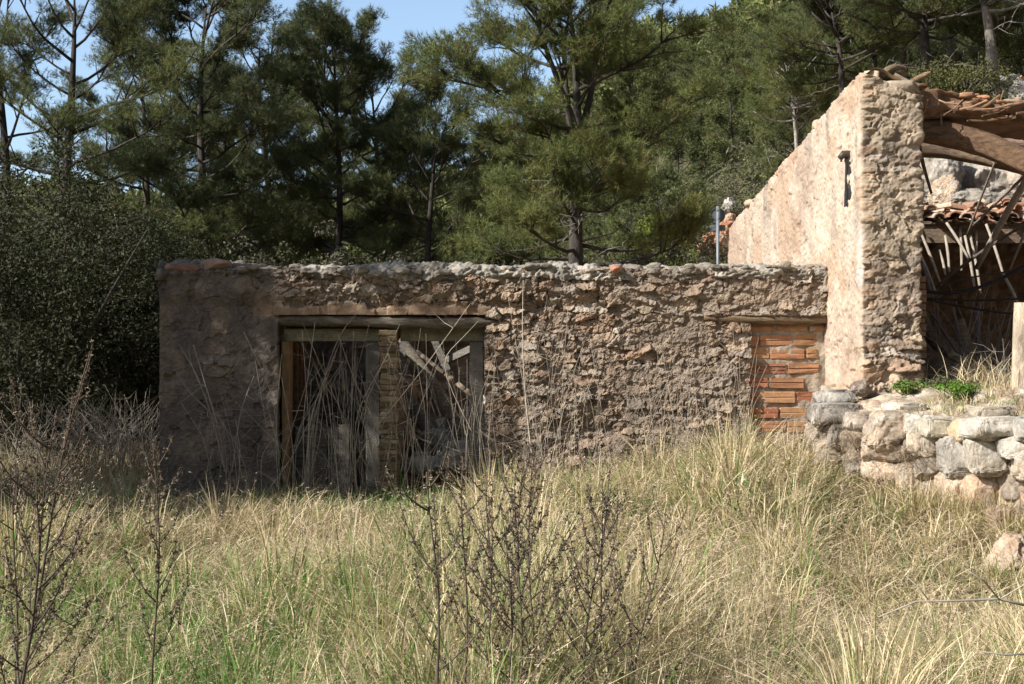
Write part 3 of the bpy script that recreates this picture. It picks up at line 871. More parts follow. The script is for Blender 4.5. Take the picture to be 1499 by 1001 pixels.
# bracket with its black hanging strip on the plastered wall
def bracket():
    q = P(1250, 228, 12.75); q[0] = HXL
    r = thing('wall_bracket', 'dark iron hook with black hanging strip on the plastered wall', 'bracket', q)
    mb = MB()
    mb.tube([q + (.05, 0, 0), q + (-.03, 0, .02), q + (-.10, -.01, .015), q + (-.13, -.01, -.02), q + (-.12, -.01, -.06)], [.03, .035, .035, .03, .015], 8, (.06, .045, .035), amp=.3, seed=4)
    mb.tube([q + (-.06, 0, .01), q + (-.075, 0, -.05), q + (-.06, 0, -.09)], [.02, .016, .008], 6, (.06, .045, .035), amp=.3, seed=5)
    mb.build('hook', M['metal'], r, smooth=True)
    mb = MB(); n = 14; ts = np.linspace(0, 1, n)
    for k, (y0, y1, z0, z1, dx) in enumerate(((.0, .03, .0, -.50, -.072), (.0, -.075, -.01, -.44, -.055))):
        pts = []
        for t in ts:
            w = .024 * (.7 + 1.1 * t) * (1 + .15 * math.sin(t * 9 + k))
            y = y0 + (y1 - y0) * t
            pts += [(dx, y - w, z0 + (z1 - z0) * t), (dx, y + w, z0 + (z1 - z0) * t), (dx + .012, y + w, z0 + (z1 - z0) * t), (dx + .012, y - w, z0 + (z1 - z0) * t)]
        i = np.arange(n - 1)[:, None] * 4; j = np.arange(4)[None, :]; kk = (j + 1) % 4
        qd = np.stack([i + j, i + kk, i + 4 + kk, i + 4 + j], -1).reshape(-1, 4)
        mb.add(np.array(pts) + q, np.concatenate([qd[:, [0, 1, 2]], qd[:, [0, 2, 3]]]), (.035, .035, .038))
    mb.build('hanging_strip', M['metal'], r)
bracket()

# canes, poles and cables hanging in the opening
def stick(name, label, cat, pts, rad, col, group=None, seed=1, sides=7):
    return logthing(name, label, cat, pts, rad, col, seed, sides, .08, group, 'twig', 10)
CG = 'pale canes hanging from the tile roof'
cl = [((1344, 330), (1378, 418), 16.4, 'leftmost pale cane leaning right beside the stone pillar'),
      ((1344, 365), (1371, 432), 16.3, 'short pale cane low beside the stone pillar, steeply leaning'),
      ((1386, 326), (1418, 378), 16.2, 'pale cane slanting right under the middle of the tile roof'),
      ((1384, 345), (1390, 398), 16.4, 'upright pale cane left of the middle of the opening'),
      ((1375, 366), (1384, 402), 16.5, 'stubby pale cane with broken top in the opening'),
      ((1405, 330), (1408, 396), 16.5, 'thin upright cane in the middle of the opening'),
      ((1413, 345), (1427, 424), 16.1, 'long pale cane hanging almost upright near the grey pole'),
      ((1421, 345), (1436, 430), 16.4, 'long pale cane right beside the almost upright one'),
      ((1428, 326), (1429, 372), 16.6, 'thin cane hanging straight down from the tile edge'),
      ((1444, 328), (1470, 405), 16.2, 'pale cane bending right, upper half of the rightmost cane'),
      ((1468, 400), (1491, 446), 15.0, 'pale cane slanting down to the weathered post'),
      ((1350, 385), (1362, 425), 16.2, 'short dark cane close to the stone pillar')]
for k, (a, b, Y, lb) in enumerate(cl):
    mid = ((a[0] + b[0]) / 2 + 1.5, (a[1] + b[1]) / 2)
    stick('cane', lb, 'cane', [P(*a, Y + .15), P(*mid, Y), P(*b, Y - .1)], [.017, .02, .015], np.array([.40, .345, .28]) if 'dark' not in lb else np.array([.2, .16, .14]), CG, k)
stick('pole', 'thick grey pole slanting across the opening from upper right', 'pole', [P(1540, 205, 13.6), P(1480, 300, 14.4), P(1430, 392, 15.2)], [.035, .04, .03], (.37, .31, .26), seed=41, sides=10)
stick('pole', 'thin grey stick slanting from the right edge above the thick pole', 'pole', [P(1520, 240, 14.0), P(1470, 285, 14.6), P(1425, 330, 15.4)], [.017, .02, .015], (.33, .27, .22), seed=42)
stick('pole', 'thin stick leaning right in front of the grey rocks', 'pole', [P(1459, 232, 14.2), P(1440, 280, 14.6), P(1416, 345, 15.2)], [.012, .014, .012], (.25, .2, .16), seed=43)
stick('pole', 'dark stick hanging beside the stone pillar in front of the rocks', 'pole', [P(1342, 190, 13.6), P(1350, 235, 13.7), P(1364, 283, 13.8)], [.025, .022, .014], (.17, .12, .085), seed=44)
stick('pole', 'dark stick crossing behind the canes up to the right edge', 'pole', [P(1370, 420, 15.8), P(1430, 372, 15.5), P(1510, 322, 15.0)], [.018, .02, .016], (.13, .10, .085), seed=45)
stick('pole', 'dull purple stick standing in the debris below the canes', 'pole', [P(1430, 455, 15.4), P(1433, 530, 15.3)], [.03, .03], (.20, .16, .17), seed=46)
stick('pole', 'thin grey stick leaning in the debris left of the purple stick', 'pole', [P(1395, 450, 15.4), P(1412, 525, 15.2)], [.018, .018], (.2, .16, .15), seed=47)
stick('pole', 'thin dark stick leaning low beside the pillar', 'pole', [P(1362, 455, 15.2), P(1404, 520, 14.9)], [.016, .016], (.17, .14, .14), seed=48)
stick('pole', 'pale straight stick hanging near the right edge of the opening', 'pole', [P(1500, 342, 14.5), P(1478, 395, 15)], [.016, .014], (.3, .26, .22), seed=49)
stick('cable', 'black drooping cable low across the opening, thicker one', 'cable', [P(1338, 422, 14.0), P(1375, 433, 14.0), P(1420, 428, 14.0), P(1475, 408, 14.0), P(1530, 370, 14)], [.02, .02], (.03, .028, .03), seed=51)
stick('cable', 'black thin cable running level across the opening', 'cable', [P(1340, 435, 14.3), P(1400, 440, 14.3), P(1460, 440, 14.2), P(1540, 433, 14)], [.012, .012], (.04, .035, .035), seed=52)
stick('cable', 'dark lowest cable sagging below the level one', 'cable', [P(1352, 437, 14.5), P(1400, 447, 14.5), P(1450, 457, 14.4), P(1530, 462, 14.2)], [.014, .012], (.05, .045, .045), seed=53)
stick('cable', 'thin dark wire rising to the right above the cables', 'cable', [P(1395, 412, 14.4), P(1440, 402, 14.4), P(1530, 390, 14.2)], [.009, .009], (.07, .06, .06), seed=54)

# weathered post, board and debris standing on the terrace
def post():
    r = thing('weathered_post', 'pale cracked wooden post stump at the right edge of the terrace', 'post', P(1492, 598, 11.9))
    mb = MB(); n = 30; t = np.linspace(0, 1, n)
    c = P(1494, 598, 11.9); z0 = c[2] - .1; z1 = P(1494, 443, 11.9)[2]
    pts = v3(c[0] + .02 * t, c[1] + 0 * t, z0 + (z1 - z0) * t)
    mb.tube(pts, .105 - .035 * t, 26, (.50, .41, .31), amp=.16, seed=3)
    mb.build('stump', M['bark'], r, smooth=True)
post()
plank('fallen_board', 'dark grey board lying tilted on the terrace in the opening, larger one', 'board', P(1385, 545, 12.9), P(1462, 583, 12.6), .30, .05, (.20, .17, .15), 11, tilt=.9)
plank('fallen_board', 'weathered brown board edge slanting above the larger tilted board', 'board', P(1392, 516, 13.1), P(1470, 560, 12.8), .07, .05, (.36, .28, .2), 12, tilt=.2)
logthing('fallen_beam', 'brown curved timber lying in the shade at the back of the opening', 'beam', [P(1345, 452, 15.8), P(1365, 500, 15.6), P(1410, 530, 15.4), P(1450, 545, 15.2)], [.07, .07], (.28, .19, .12), 217, 12, .15)
logthing('fallen_beam', 'ochre board-like timber leaning in the debris behind the canes', 'beam', [P(1402, 470, 16), P(1415, 505, 15.9), P(1440, 535, 15.7)], [.09, .07], (.40, .28, .16), 218, 8, .2)

# ------------------------------------------------------------------ terrace and its dry-stone wall
TX = np.array([2.6, 2.9, 3.14, 3.64, 3.92, 4.6, 9.5]); TY = np.array([12.6, 12.1, 11.35, 10.55, 9.95, 8.9, 8.4])
def yfront(x): return np.interp(x, TX, TY)
def zterr(x, y):
    t = np.clip((y - yfront(x)) / 2.0, 0, 1)
    return .96 + .24 * t
def build_terrace():
    nx, ny = 190, 170
    xs = np.linspace(2.75, 9.6, nx); tt = np.concatenate([np.linspace(-.14, 0, 16), np.linspace(0, .3, 90)[1:], np.linspace(.3, 1, ny - 105)[1:]])
    ny = len(tt)
    Xt, T = np.meshgrid(xs, tt, indexing='ij')
    F = yfront(Xt)
    Yt = np.where(T >= 0, F + .22 + (19 - F) * np.clip(T, 0, 1), F + .22 + T * .8)
    Xt = np.maximum(Xt, .2401 * Yt + .01)
    Z = zterr(Xt, Yt)
    Z = np.where(T < 0, Z + T / .14 * 1.5, Z)
    e = S((3.0 - Xt) / .2)
    n = fbm(v3(Xt * 3, Yt * 3, Z * 3), 4, 151); n2 = fbm(v3(Xt * 13, Yt * 13, Z * 13), 3, 152)
    F1, F2, A, B, r = voro(Xt + Z, Yt, .14, .14, 153)
    st = S((F2 - F1) / .2) * S((r[4] - .5) / .1)
    Z = Z + .12 * (n - .5) + .05 * (n2 - .5) + st * .05 * r[0]
    pale_mix = S((n - .42) / .2)[..., None]  # random noise share of the paler earth tone
    c = np.array([.28, .22, .145]) * (1 - pale_mix) + np.array([.48, .41, .32]) * pale_mix
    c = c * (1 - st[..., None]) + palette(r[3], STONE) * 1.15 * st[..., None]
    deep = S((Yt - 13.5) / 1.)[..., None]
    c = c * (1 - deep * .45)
    idx = np.arange(nx * ny).reshape(nx, ny)
    qd = np.stack([idx[:-1, :-1], idx[1:, :-1], idx[1:, 1:], idx[:-1, 1:]], -1).reshape(-1, 4)
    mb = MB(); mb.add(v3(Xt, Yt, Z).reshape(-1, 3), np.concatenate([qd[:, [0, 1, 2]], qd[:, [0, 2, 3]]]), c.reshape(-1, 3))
    # left return of the bank
    us = np.linspace(0, 1, 120); vs = np.linspace(-.3, 1.0, 90)
    U, V = np.meshgrid(us, vs, indexing='ij')
    h, cc = rubble(U * 1.6, V, 155)
    sheet(mb, v3(.2401 * (13.72 - U * 1.7) + .03, 13.72 - U * 1.7, V), np.array([-.972, .233, 0]), h, cc, np.ones((119, 89), bool), .2, 1)
    o = mb.build('terrace', M['rockm'], smooth=True); tag(o, kind='structure')
build_terrace()

def retaining():
    r = thing('retaining_wall', 'tumbledown dry-stone wall of big grey and tan blocks holding up the terrace', 'wall', (3.5, 11.0, .3))
    g = rng(71)
    tan, tan2, grey, pale, dk, och = (.43, .34, .255), (.48, .37, .275), (.37, .34, .295), (.47, .425, .36), (.26, .225, .19), (.43, .335, .215)
    L_ = [(1197, 571, 1246, 592, grey, .7), (1190, 592, 1252, 619, dk, .7), (1184, 613, 1216, 650, (.40, .34, .27), .3), (1212, 620, 1240, 652, dk, .2), (1238, 606, 1274, 632, (.36, .30, .24), .4),
          (1235, 630, 1272, 668, (.34, .27, .2), .3), (1196, 645, 1238, 680, (.38, .31, .24), .3), (1240, 662, 1278, 695, (.36, .29, .22), .3),
          (1268, 606, 1334, 655, tan, .25), (1268, 645, 1327, 676, tan2, .35), (1272, 674, 1330, 710, tan2, .3), (1320, 680, 1378, 720, tan, .3), (1328, 608, 1354, 634, pale, .4), (1350, 611, 1398, 637, (.53, .47, .36), .65),
          (1338, 634, 1390, 664, (.46, .38, .29), .5), (1340, 662, 1384, 700, (.36, .29, .22), .3), (1396, 614, 1426, 643, och, .55), (1422, 612, 1500, 642, pale, .75), (1380, 642, 1434, 694, grey, .45),
          (1420, 640, 1478, 694, (.50, .44, .36), .4), (1466, 641, 1510, 668, (.46, .42, .36), .5), (1490, 662, 1535, 700, (.48, .40, .31), .4), (1378, 694, 1428, 735, tan2, .3), (1416, 700, 1458, 756, (.50, .35, .245), .35),
          (1350, 700, 1390, 740, (.42, .32, .24), .3), (1500, 610, 1570, 645, grey, .6), (1515, 645, 1590, 700, tan, .4), (1455, 745, 1530, 800, (.28, .2, .14), .3), (1300, 590, 1345, 607, (.5, .43, .34), .5), (1425, 596, 1480, 612, (.44, .38, .30), .7)]
    for k, (x0, y0, x1, y1, c, bl) in enumerate(L_):
        Y = np.interp((x0 + x1) / 2, [1184, 1270, 1400, 1499, 1590], [12.15, 11.35, 10.55, 9.95, 9.6])
        if y1 < 613: Y += .35
        q = P((x0 + x1) / 2, (y0 + y1) / 2, Y)
        sx, sz = (x1 - x0) * Y / FPX * 1.32, (y1 - y0) * Y / FPX * 1.27
        v, f = rock(q, (sx, max(sx * .75, .3), sz), 810 + k, min(.95, bl + .38), ICO5, cuts=13, rough=.17, rotz=g.uniform(-.2, .2))
        nse = fbm(v * 5, 4, 900 + k)[:, None]; lic = S((fbm(v * 9, 4, 940 + k) - .56) / .08)[:, None] * .45
        cc = np.array(c) * (.7 + .6 * nse); cc = cc * (1 - lic) + np.array([.46, .44, .40]) * lic
        mb = MB(); mb.add(v, f, cc)
        mb.build('stone_block', M['rockm'], r, smooth=True)
    # small packing stones
    mb = MB()
    for k in range(150):
        x = g.uniform(1186, 1540)
        Y = np.interp(x, [1184, 1270, 1400, 1499, 1590], [12.15, 11.35, 10.55, 9.95, 9.6]) + .12
        yt = np.interp(x, [1184, 1270, 1499], [590, 612, 620]); yb = np.interp(x, [1184, 1270, 1499], [690, 725, 790])
        q = P(x, g.uniform(yt, yb), Y); s = g.uniform(.07, .2)
        v, f = rock(q, (s * 1.3, s, s * .8), 1000 + k, .3, ICO4)
        mb.add(v, f, np.array(tan if g.random() < .5 else (.36, .3, .24)) * g.uniform(.6, 1.1))
    mb.build('packing_stones', M['rockm'], r, smooth=True)['kind'] = 'stuff'
retaining()

def boulder(label, c, size, seed, col, group=None, blocky=.2, ico=None):
    v, f = rock(c, size, seed, blocky, ico or ICO5, cuts=16, rough=.17)
    lic = S((fbm(v * (2.2 / max(size) * 2), 4, seed) - .5) / .1)[:, None] * .4
    cc = np.array(col) * (.75 + .5 * fbm(v * (4 / max(size)), 4, seed + 1))[:, None]
    cc = cc * (1 - lic) + np.array([.52, .48, .42]) * lic
    mb = MB(); mb.add(v, f, cc)
    c = np.asarray(c, float)
    return tag(mb.build('boulder', M['rockm'], smooth=True, origin=(c[0], c[1], c[2] - size[2] / 2)), label, 'boulder', group)
boulder('tan boulder half buried in grass below the stone terrace wall', P(1482, 822, 8.9), (.46, .4, .36), 21, (.52, .37, .26))
boulder('round brown lump of stone at the foot of the stone pillar', P(1259, 568, 12.2), (.19, .2, .16), 22, (.20, .15, .115))
boulder('tan stone showing through the dry grass in front of the brick infill', P(1105, 697, 12.0), (.3, .25, .16), 23, (.5, .38, .28))
boulder('grey limestone boulder on the slope at the right edge under the pines', P(1493, 142, 26.5), (1.6, 1.4, 1.3), 24, (.42, .39, .35))
RG = 'rocks of the cut bank behind the tile roof'
boulder('large grey rock face behind the tile roof next to the pillar', P(1376, 262, 20.6), (.85, .9, 1.15), 25, (.30, .265, .225), RG, .2)
boulder('cream rounded rock at the foot of the grey rock face', P(1386, 288, 19.9), (.55, .6, .65), 26, (.42, .32, .23), RG, .1)
boulder('wide pale rock in the bank in the middle above the tile roof', P(1455, 268, 20.8), (1.25, 1.1, 1.1), 27, (.33, .29, .245), RG, .3)
boulder('pinkish rock in the bank at the right edge above the tile roof', P(1505, 255, 20.4), (.9, .8, 1.0), 28, (.38, .29, .225), RG, .3)
boulder('brown earthy rock between the grey and the pale rock of the bank', P(1415, 250, 21.2), (.8, .8, 1.1), 29, (.40, .25, .17), RG, .1)
boulder('grey flat rock lowest in the bank right behind the roof tiles', P(1430, 296, 19.8), (1.2, .6, .42), 30, (.29, .26, .22), RG, .4)
RB = 'red rocks of the road cutting by the sign'
boulder('red earth rock left of the sign pole', P(1038, 358, 33), (.9, .9, .6), 31, (.46, .215, .12), RB, .1)
boulder('small red earth rock right of the sign pole', P(1066, 325, 33), (.55, .6, .55), 32, (.46, .23, .13), RB, .1)
boulder('white limestone rock above the red rock right of the sign', P(1068, 302, 34), (.5, .5, .5), 33, (.42, .39, .35), RB, .2)
boulder('orange earth rock lower right of the sign pole', P(1058, 350, 31), (.5, .6, .75), 34, (.50, .26, .14), RB, .1)

# ------------------------------------------------------------------ road sign seen from behind
def sign():
    Y = 29.0
    b = P(1051, 392, Y); zt = P(1051, 303, Y)[2]
    gz = float(gh(b[0], Y)); s = FPX / Y
    r = thing('road_sign', 'grey back of a round road sign with a plate below on a steel pole', 'sign', (b[0], Y, gz))
    mb = MB(); mb.tube([(b[0], Y, gz - .2), (b[0], Y, zt + .02)], .036, 12, (.22, .24, .27)); mb.build('pole', M['metal'], r, smooth=True)
    mb = MB(); c = P(1051, 314.5, Y); R_ = 11.5 / s
    th = np.linspace(0, 2 * math.pi, 41)[:-1]
    ring = lambda y, rad: v3(c[0] + rad * np.cos(th), np.full(40, y), c[2] + rad * np.sin(th))
    V = np.concatenate([ring(Y + .07, R_ * .9), ring(Y + .05, R_ * .93), ring(Y + .05, R_), ring(Y + .10, R_), [[c[0], Y + .07, c[2]], [c[0], Y + .10, c[2]]]])
    F = []
    for k in range(40):
        n = (k + 1) % 40
        F += [(160, k, n)]
        for a in range(3): F += [(a * 40 + k, a * 40 + 40 + k, a * 40 + n), (a * 40 + n, a * 40 + 40 + k, a * 40 + 40 + n)]
        F += [(161, 120 + n, 120 + k)]
    mb.add(V, F, (.16, .185, .20)); mb.build('round_plate', M['metal'], r)
    mb = MB(); c = P(1051.5, 333, Y); mb.box((c[0], Y + .075, c[2]), (23 / s, .03, 8.5 / s), col=(.16, .185, .20), bev=.2); mb.build('lower_plate', M['metal'], r)
sign()

# small hut on the ridge
def hut():
    az = (915 - 749.5) / FPX; Y = 150.0; X = az * Y; gz = float(gh(X, Y))
    z = P(915, 108, Y)[2]
    r = thing('ridge_hut', 'tiny grey flat roofed hut on the wooded ridge', 'hut', (X, Y, gz))
    mb = MB(); mb.box((X, Y, (gz + z) / 2), (2.4, 2.4, z - gz + .2), col=(.36, .33, .3), bev=.03); mb.build('wall', M['mortar'], r)
    mb = MB(); mb.box((X, Y, z + .3), (3.4, 3.4, .4), col=(.42, .40, .37), bev=.1); mb.build('roof', M['mortar'], r)
hut()

# ------------------------------------------------------------------ trees
def unit(v):
    return v / (np.linalg.norm(v, axis=-1, keepdims=True) + 1e-9)

def needles(g, centers, radii, dirs, nt, nn, ln, wd, flat=.62, dark=1.0):
    """tufts of needles spread through foliage clumps"""
    nc = len(centers)
    cid = np.repeat(np.arange(nc), nt)
    o = unit(g.normal(size=(len(cid), 3))) * (g.random((len(cid), 1)) ** .45)
    o = o * np.array([1, 1, flat])
    tp = centers[cid] + o * radii[cid][:, None]
    ax = unit(o * 1.0 + np.array([0, 0, .55]) + dirs[cid] * .5 + g.normal(size=o.shape) * .3)
    tid = np.repeat(np.arange(len(cid)), nn)
    d = unit(ax[tid] + g.normal(size=(len(tid), 3)) * .75)
    b = tp[tid] + ax[tid] * (g.random((len(tid), 1)) - .6) * ln * .8
    L_ = ln * g.uniform(.7, 1.25, (len(tid), 1))
    side = unit(np.cross(d, g.normal(size=d.shape))) * wd
    tip = b + d * L_
    V = np.stack([b - side, b + side, tip], 1).reshape(-1, 3)
    F = np.arange(len(V)).reshape(-1, 3)
    ctone = g.uniform(.75, 1.2, nc); chue = g.random(nc)
    base = np.array([.100, .136, .050]); yel = np.array([.195, .200, .068])
    tc = base + (yel - base) * np.clip(chue[cid] * .6 + g.random(len(cid)) * .5 - .15, 0, 1)[:, None]
    tc = tc * (ctone[cid] * g.uniform(.8, 1.2, len(cid)))[:, None] * dark
    br = g.random(len(cid)) < .035
    tc[br] = np.array([.17, .11, .06]) * dark
    return V, F, np.repeat(tc[tid], 3, axis=0)

def pine(seed, H, R, t0=.35, lean=(0, 0), nl=26, droop=0., r0=.14, tufts=22, nn=13, ln=.10, wd=.0036, fork=False, dead=8, dark=1.0, bare=.0, trunkcol=(.065, .055, .046), cl=.31, curve=0, um=0.):
    g = rng(seed)
    wood, leaf = MB(), MB(); deadm = wood
    n = 16; t = np.linspace(0, 1, n)
    ph = g.uniform(0, 6, 2)
    path = v3(lean[0] * H * t ** 1.2 + .02 * H * np.sin(t * 5 + ph[0]) * t + curve * np.sin(t * 3.1), lean[1] * H * t ** 1.2 + .02 * H * np.sin(t * 4 + ph[1]) * t, H * .97 * t)
    path[0, 2] = -.3
    rad = r0 * (1 - t) ** .75 + .012
    rad[0] *= 1.25
    wood.tube(path, rad, 9, trunkcol, amp=.15, seed=seed)
    at = lambda q: np.array([np.interp(q, t, path[:, k]) for k in range(3)])
    C, Rd, Dr = [], [], []
    limbs = []
    for i in range(nl):
        q = t0 + (1 - t0) * min(.99, (i + g.random() * .8) / nl)
        s = (q - t0) / (1 - t0)
        az = i * 2.4 + g.normal(0, .5)
        shp = min(1.15, (s + .18) ** .5 * (1.02 - s) ** .5 * 2.0)
        shp = shp * (1 - um) + um * (s + .3) ** .35 * max(.02, 1.06 - s) ** .2 * 1.12
        L_ = max(.25 * R, R * shp * g.uniform(.6, 1.12))
        el = -.12 + (1.0 - .45 * um) * s ** 1.3 + g.normal(0, .16) - droop
        limbs.append((at(q), az, el, L_, .008 + .011 * L_ + .008 * (1 - s), s))
    if fork:
        for az in (2.6, .4, -1.9):
            limbs.append((at(.66), az, .95, R * 1.05, .075, .6))
    for (p0, az, el, L_, r_, s) in limbs:
        m = 7; pts = [p0]; a, e = az, el
        for k in range(m - 1):
            a += g.normal(0, .16); e += .10 + g.normal(0, .09)
            pts.append(pts[-1] + np.array([math.cos(a) * math.cos(e), math.sin(a) * math.cos(e), math.sin(e)]) * L_ / (m - 1))
        pts = np.array(pts)
        wood.tube(pts, np.linspace(r_, .008, m), 5, np.array(trunkcol) * g.uniform(.9, 1.3))
        nt = int(3 + L_ * 2.6)
        for k in range(nt):
            q = g.uniform(.35 + .0 * s, 1.0)
            b = np.array([np.interp(q, np.linspace(0, 1, m), pts[:, j]) for j in range(3)])
            aa = a + g.choice([-1, 1]) * g.uniform(.35, 1.25); ee = e * .5 + g.uniform(-.15, .6)
            l2 = L_ * g.uniform(.16, .36) + .12
            d = np.array([math.cos(aa) * math.cos(ee), math.sin(aa) * math.cos(ee), math.sin(ee)])
            e2 = b + d * l2 + np.array([0, 0, .06 * l2])
            wood.tube([b, (b + e2) / 2 + g.normal(0, .02, 3), e2], [r_ * .4 + .003, .008, .004], 4, np.array(trunkcol) * 1.2)
            if g.random() > bare:
                C.append(e2); Rd.append(cl * g.uniform(.7, 1.25) * (.55 + .16 * min(R, 3))); Dr.append(d)
                if l2 > .5:
                    C.append((b + e2) / 2 + np.array([0, 0, .08])); Rd.append(cl * g.uniform(.5, .9) * (.55 + .16 * min(R, 3))); Dr.append(d)
        d = unit(pts[-1] - pts[-2])
        C.append(pts[-1]); Rd.append(cl * g.uniform(.8, 1.2) * (.55 + .16 * min(R, 3))); Dr.append(d)
    for k in range(dead):
        q = g.uniform(t0 * .45, t0 + .25); az = g.uniform(0, 6.28); L_ = g.uniform(.4, 1.0) * R * .7
        p = at(q); pts = [p]; e = g.uniform(-.3, .3)
        for j in range(5):
            az += g.normal(0, .25); e += g.normal(-.02, .18)
            pts.append(pts[-1] + np.array([math.cos(az) * math.cos(e), math.sin(az) * math.cos(e), math.sin(e)]) * L_ / 5)
        deadm.tube(pts, np.linspace(.018, .004, 6), 4, (.27, .245, .215))
        for j in range(7):
            b = pts[1 + j % 5]; d = unit(g.normal(size=3) * np.array([1, 1, .7]))
            l2 = g.uniform(.15, .5)
            deadm.tube([b, b + d * l2 * .5 + g.normal(0, .03, 3), b + d * l2], [.008, .006, .003], 3, np.array([.30, .275, .24]) * g.uniform(.8, 1.15))
    V, F, Cc = needles(g, np.array(C), np.array(Rd), np.array(Dr), int(tufts * 1.5), nn, ln, wd, dark=dark)
    leaf.add(V, F, Cc)
    return wood, deadm, leaf

def put(mb, name, m, parent, smooth=False):
    """a part modelled in its thing's own coordinates"""
    if mb.n == 0: return None
    v, f, c = mb.arrays()
    me = make_mesh(name, v, f, c, smooth); me.materials.append(m)
    o = bpy.data.objects.new(name, me); COL.objects.link(o); o.parent = parent
    return o

def copy_thing(r, loc, rz, sc, label=None, group=None):
    c = r.copy(); COL.objects.link(c)
    c.location = loc; c.rotation_euler = (0, 0, rz); c.scale = (sc, sc, sc)
    for ch in r.children:
        d = ch.copy(); COL.objects.link(d); d.parent = c
    if label: c['label'] = label
    if group: c['group'] = group
    return c

def stand_pine(label, px, Y, top, R, seed, group=None, dz=0, **k):
    """a pine standing at depth Y under pixel column px, reaching up to pixel row top"""
    X = (px - 749.5) * Y / FPX
    z = float(gh(X, Y)) + dz
    H = EYE + (510 - top) * Y / FPX - z - .45
    r = thing('pine_tree', label, 'pine tree', (X, Y, z), group)
    w, d, l = pine(seed, H, R, **k)
    put(w, 'trunk', M['bark'], r, True); put(l, 'crown', M['needle'], r)
    return r

G1 = 'pines behind the low outbuilding'
stand_pine('open spreading pine with forked dark limbs against blue sky, leftmost', 96, 24, -70, 2.6, 1, G1, um=.6, t0=.28, nl=30, r0=.15, tufts=18, bare=.1, dead=9)
stand_pine('broad dense pine, first straight trunk right of the leftmost open pine', 312, 25, -45, 2.1, 2, G1, um=.6, t0=.33, nl=42, r0=.13, tufts=30, lean=(-.02, 0))
stand_pine('tall narrow pine with slanting trunk above the left doorway', 408, 29, 25, 1.8, 3, G1, um=.6, t0=.42, nl=36, r0=.12, tufts=28, lean=(-.035, 0))
stand_pine('pine with pointed top just left of the sky gap', 487, 27, 28, 1.6, 4, G1, t0=.40, nl=38, r0=.11, tufts=30, lean=(.02, 0))
stand_pine('shorter pine with thin dark trunk under the sky gap', 546, 31, 82, 1.75, 5, G1, t0=.34, nl=36, r0=.11, tufts=28)
stand_pine('bushy low pine in the gap between the pointed pine and the big pine', 628, 26, 118, 1.5, 6, G1, t0=.12, nl=34, r0=.09, tufts=28, dead=14)
stand_pine('big pine with thick black trunk and wide layered crown, tallest behind the wall', 851, 21.5, -72, 2.6, 27, G1, um=1., t0=.38, nl=42, r0=.165, tufts=30, lean=(-.035, 0), fork=True, dead=16, droop=.06, trunkcol=(.07, .06, .052))
stand_pine('half hidden pine between the bushy low pine and the big black trunk', 735, 29, 190, 1.8, 8, G1, t0=.15, nl=30, r0=.09, tufts=26, dead=14)
stand_pine('dim pine filling the gap behind the first straight trunk', 210, 33, 0, 2.2, 9, G1, t0=.25, nl=28, r0=.12, tufts=24)
stand_pine('dim pine at the far left edge behind the holm oak', 5, 27, -60, 2.2, 10, G1, t0=.35, nl=24, r0=.14, tufts=24)
stand_pine('slim dark pine behind the tall narrow slanting one', 362, 34, 90, 1.8, 11, G1, t0=.2, nl=28, r0=.10, tufts=24, dead=12)

stand_pine('dim pine deep in the gap between the first and the second straight trunk', 262, 36, 60, 2.0, 13, G1, t0=.12, nl=30, r0=.1, tufts=22, um=.3)
stand_pine('dim pine deep behind the pointed pine, lower than it', 446, 37, 95, 2.0, 14, G1, t0=.1, nl=30, r0=.1, tufts=22, um=.3)
stand_pine('dim pine deep behind the bushy low pine', 590, 39, 150, 2.1, 15, G1, t0=.1, nl=30, r0=.1, tufts=22, um=.3)
stand_pine('dim low pine deep behind the leftmost open pine', 150, 38, 190, 2.0, 16, G1, t0=.1, nl=28, r0=.1, tufts=20, um=.3)
G2 = 'pines on the bank behind the ruined house'
bank = [
    ('slim pine with bare whitish stem rising over the sloping wall', 1175, 31, 60, 1.2, dict(t0=.62, lean=(-.10, 0), r0=.06, trunkcol=(.34, .31, .28), nl=20)),
    ('light green pine, leftmost on the bank beside the sky', 1165, 34, 60, 1.2, dict(t0=.2, lean=(0, 0), r0=.09, nl=34)),
    ('dark pine trunk leaning left just left of the pillar top', 1243, 29, -40, 1.9, dict(t0=.55, lean=(-.10, 0), r0=.11, nl=24)),
    ('thin dark pine trunk rising from behind the pillar top', 1290, 30, -60, 1.7, dict(t0=.6, lean=(-.09, 0), r0=.10, nl=22)),
    ('dark pine trunk to the right of the branches on the pillar', 1330, 29, -60, 1.9, dict(t0=.62, lean=(-.06, 0), r0=.10, nl=22)),
    ('crooked thick pine trunk bending left over the roof strip', 1384, 27, -80, 2.1, dict(t0=.6, lean=(-.11, 0), r0=.15, nl=24, curve=-.25)),
    ('pale upright pine trunk right of the crooked one', 1396, 31, -80, 1.8, dict(t0=.62, lean=(-.03, 0), r0=.10, nl=22, trunkcol=(.22, .19, .165))),
    ('grey stout pine trunk curving left at the right edge', 1455, 26, -110, 2.2, dict(t0=.68, lean=(-.12, 0), r0=.16, nl=24, trunkcol=(.21, .185, .16), curve=.12)),
    ('bushy pine right of the sky gap in the middle of the bank', 1225, 37, 20, 1.9, dict(t0=.12, nl=32, r0=.1)),
    ('dense dark pine behind the stout grey trunk', 1440, 38, -40, 2.3, dict(t0=.1, nl=34, r0=.1, dark=.85)),
    ('dark full pine in the top right corner', 1500, 33, -60, 2.3, dict(t0=.1, nl=34, r0=.1, dark=.75)),
    ('full pine behind the leaning trunks above the pillar', 1300, 39, -10, 2.1, dict(t0=.1, nl=32, r0=.1)),
    ('loose pine behind the crooked trunk', 1370, 41, -20, 2.2, dict(t0=.12, nl=32, r0=.1, dark=.9)),
]
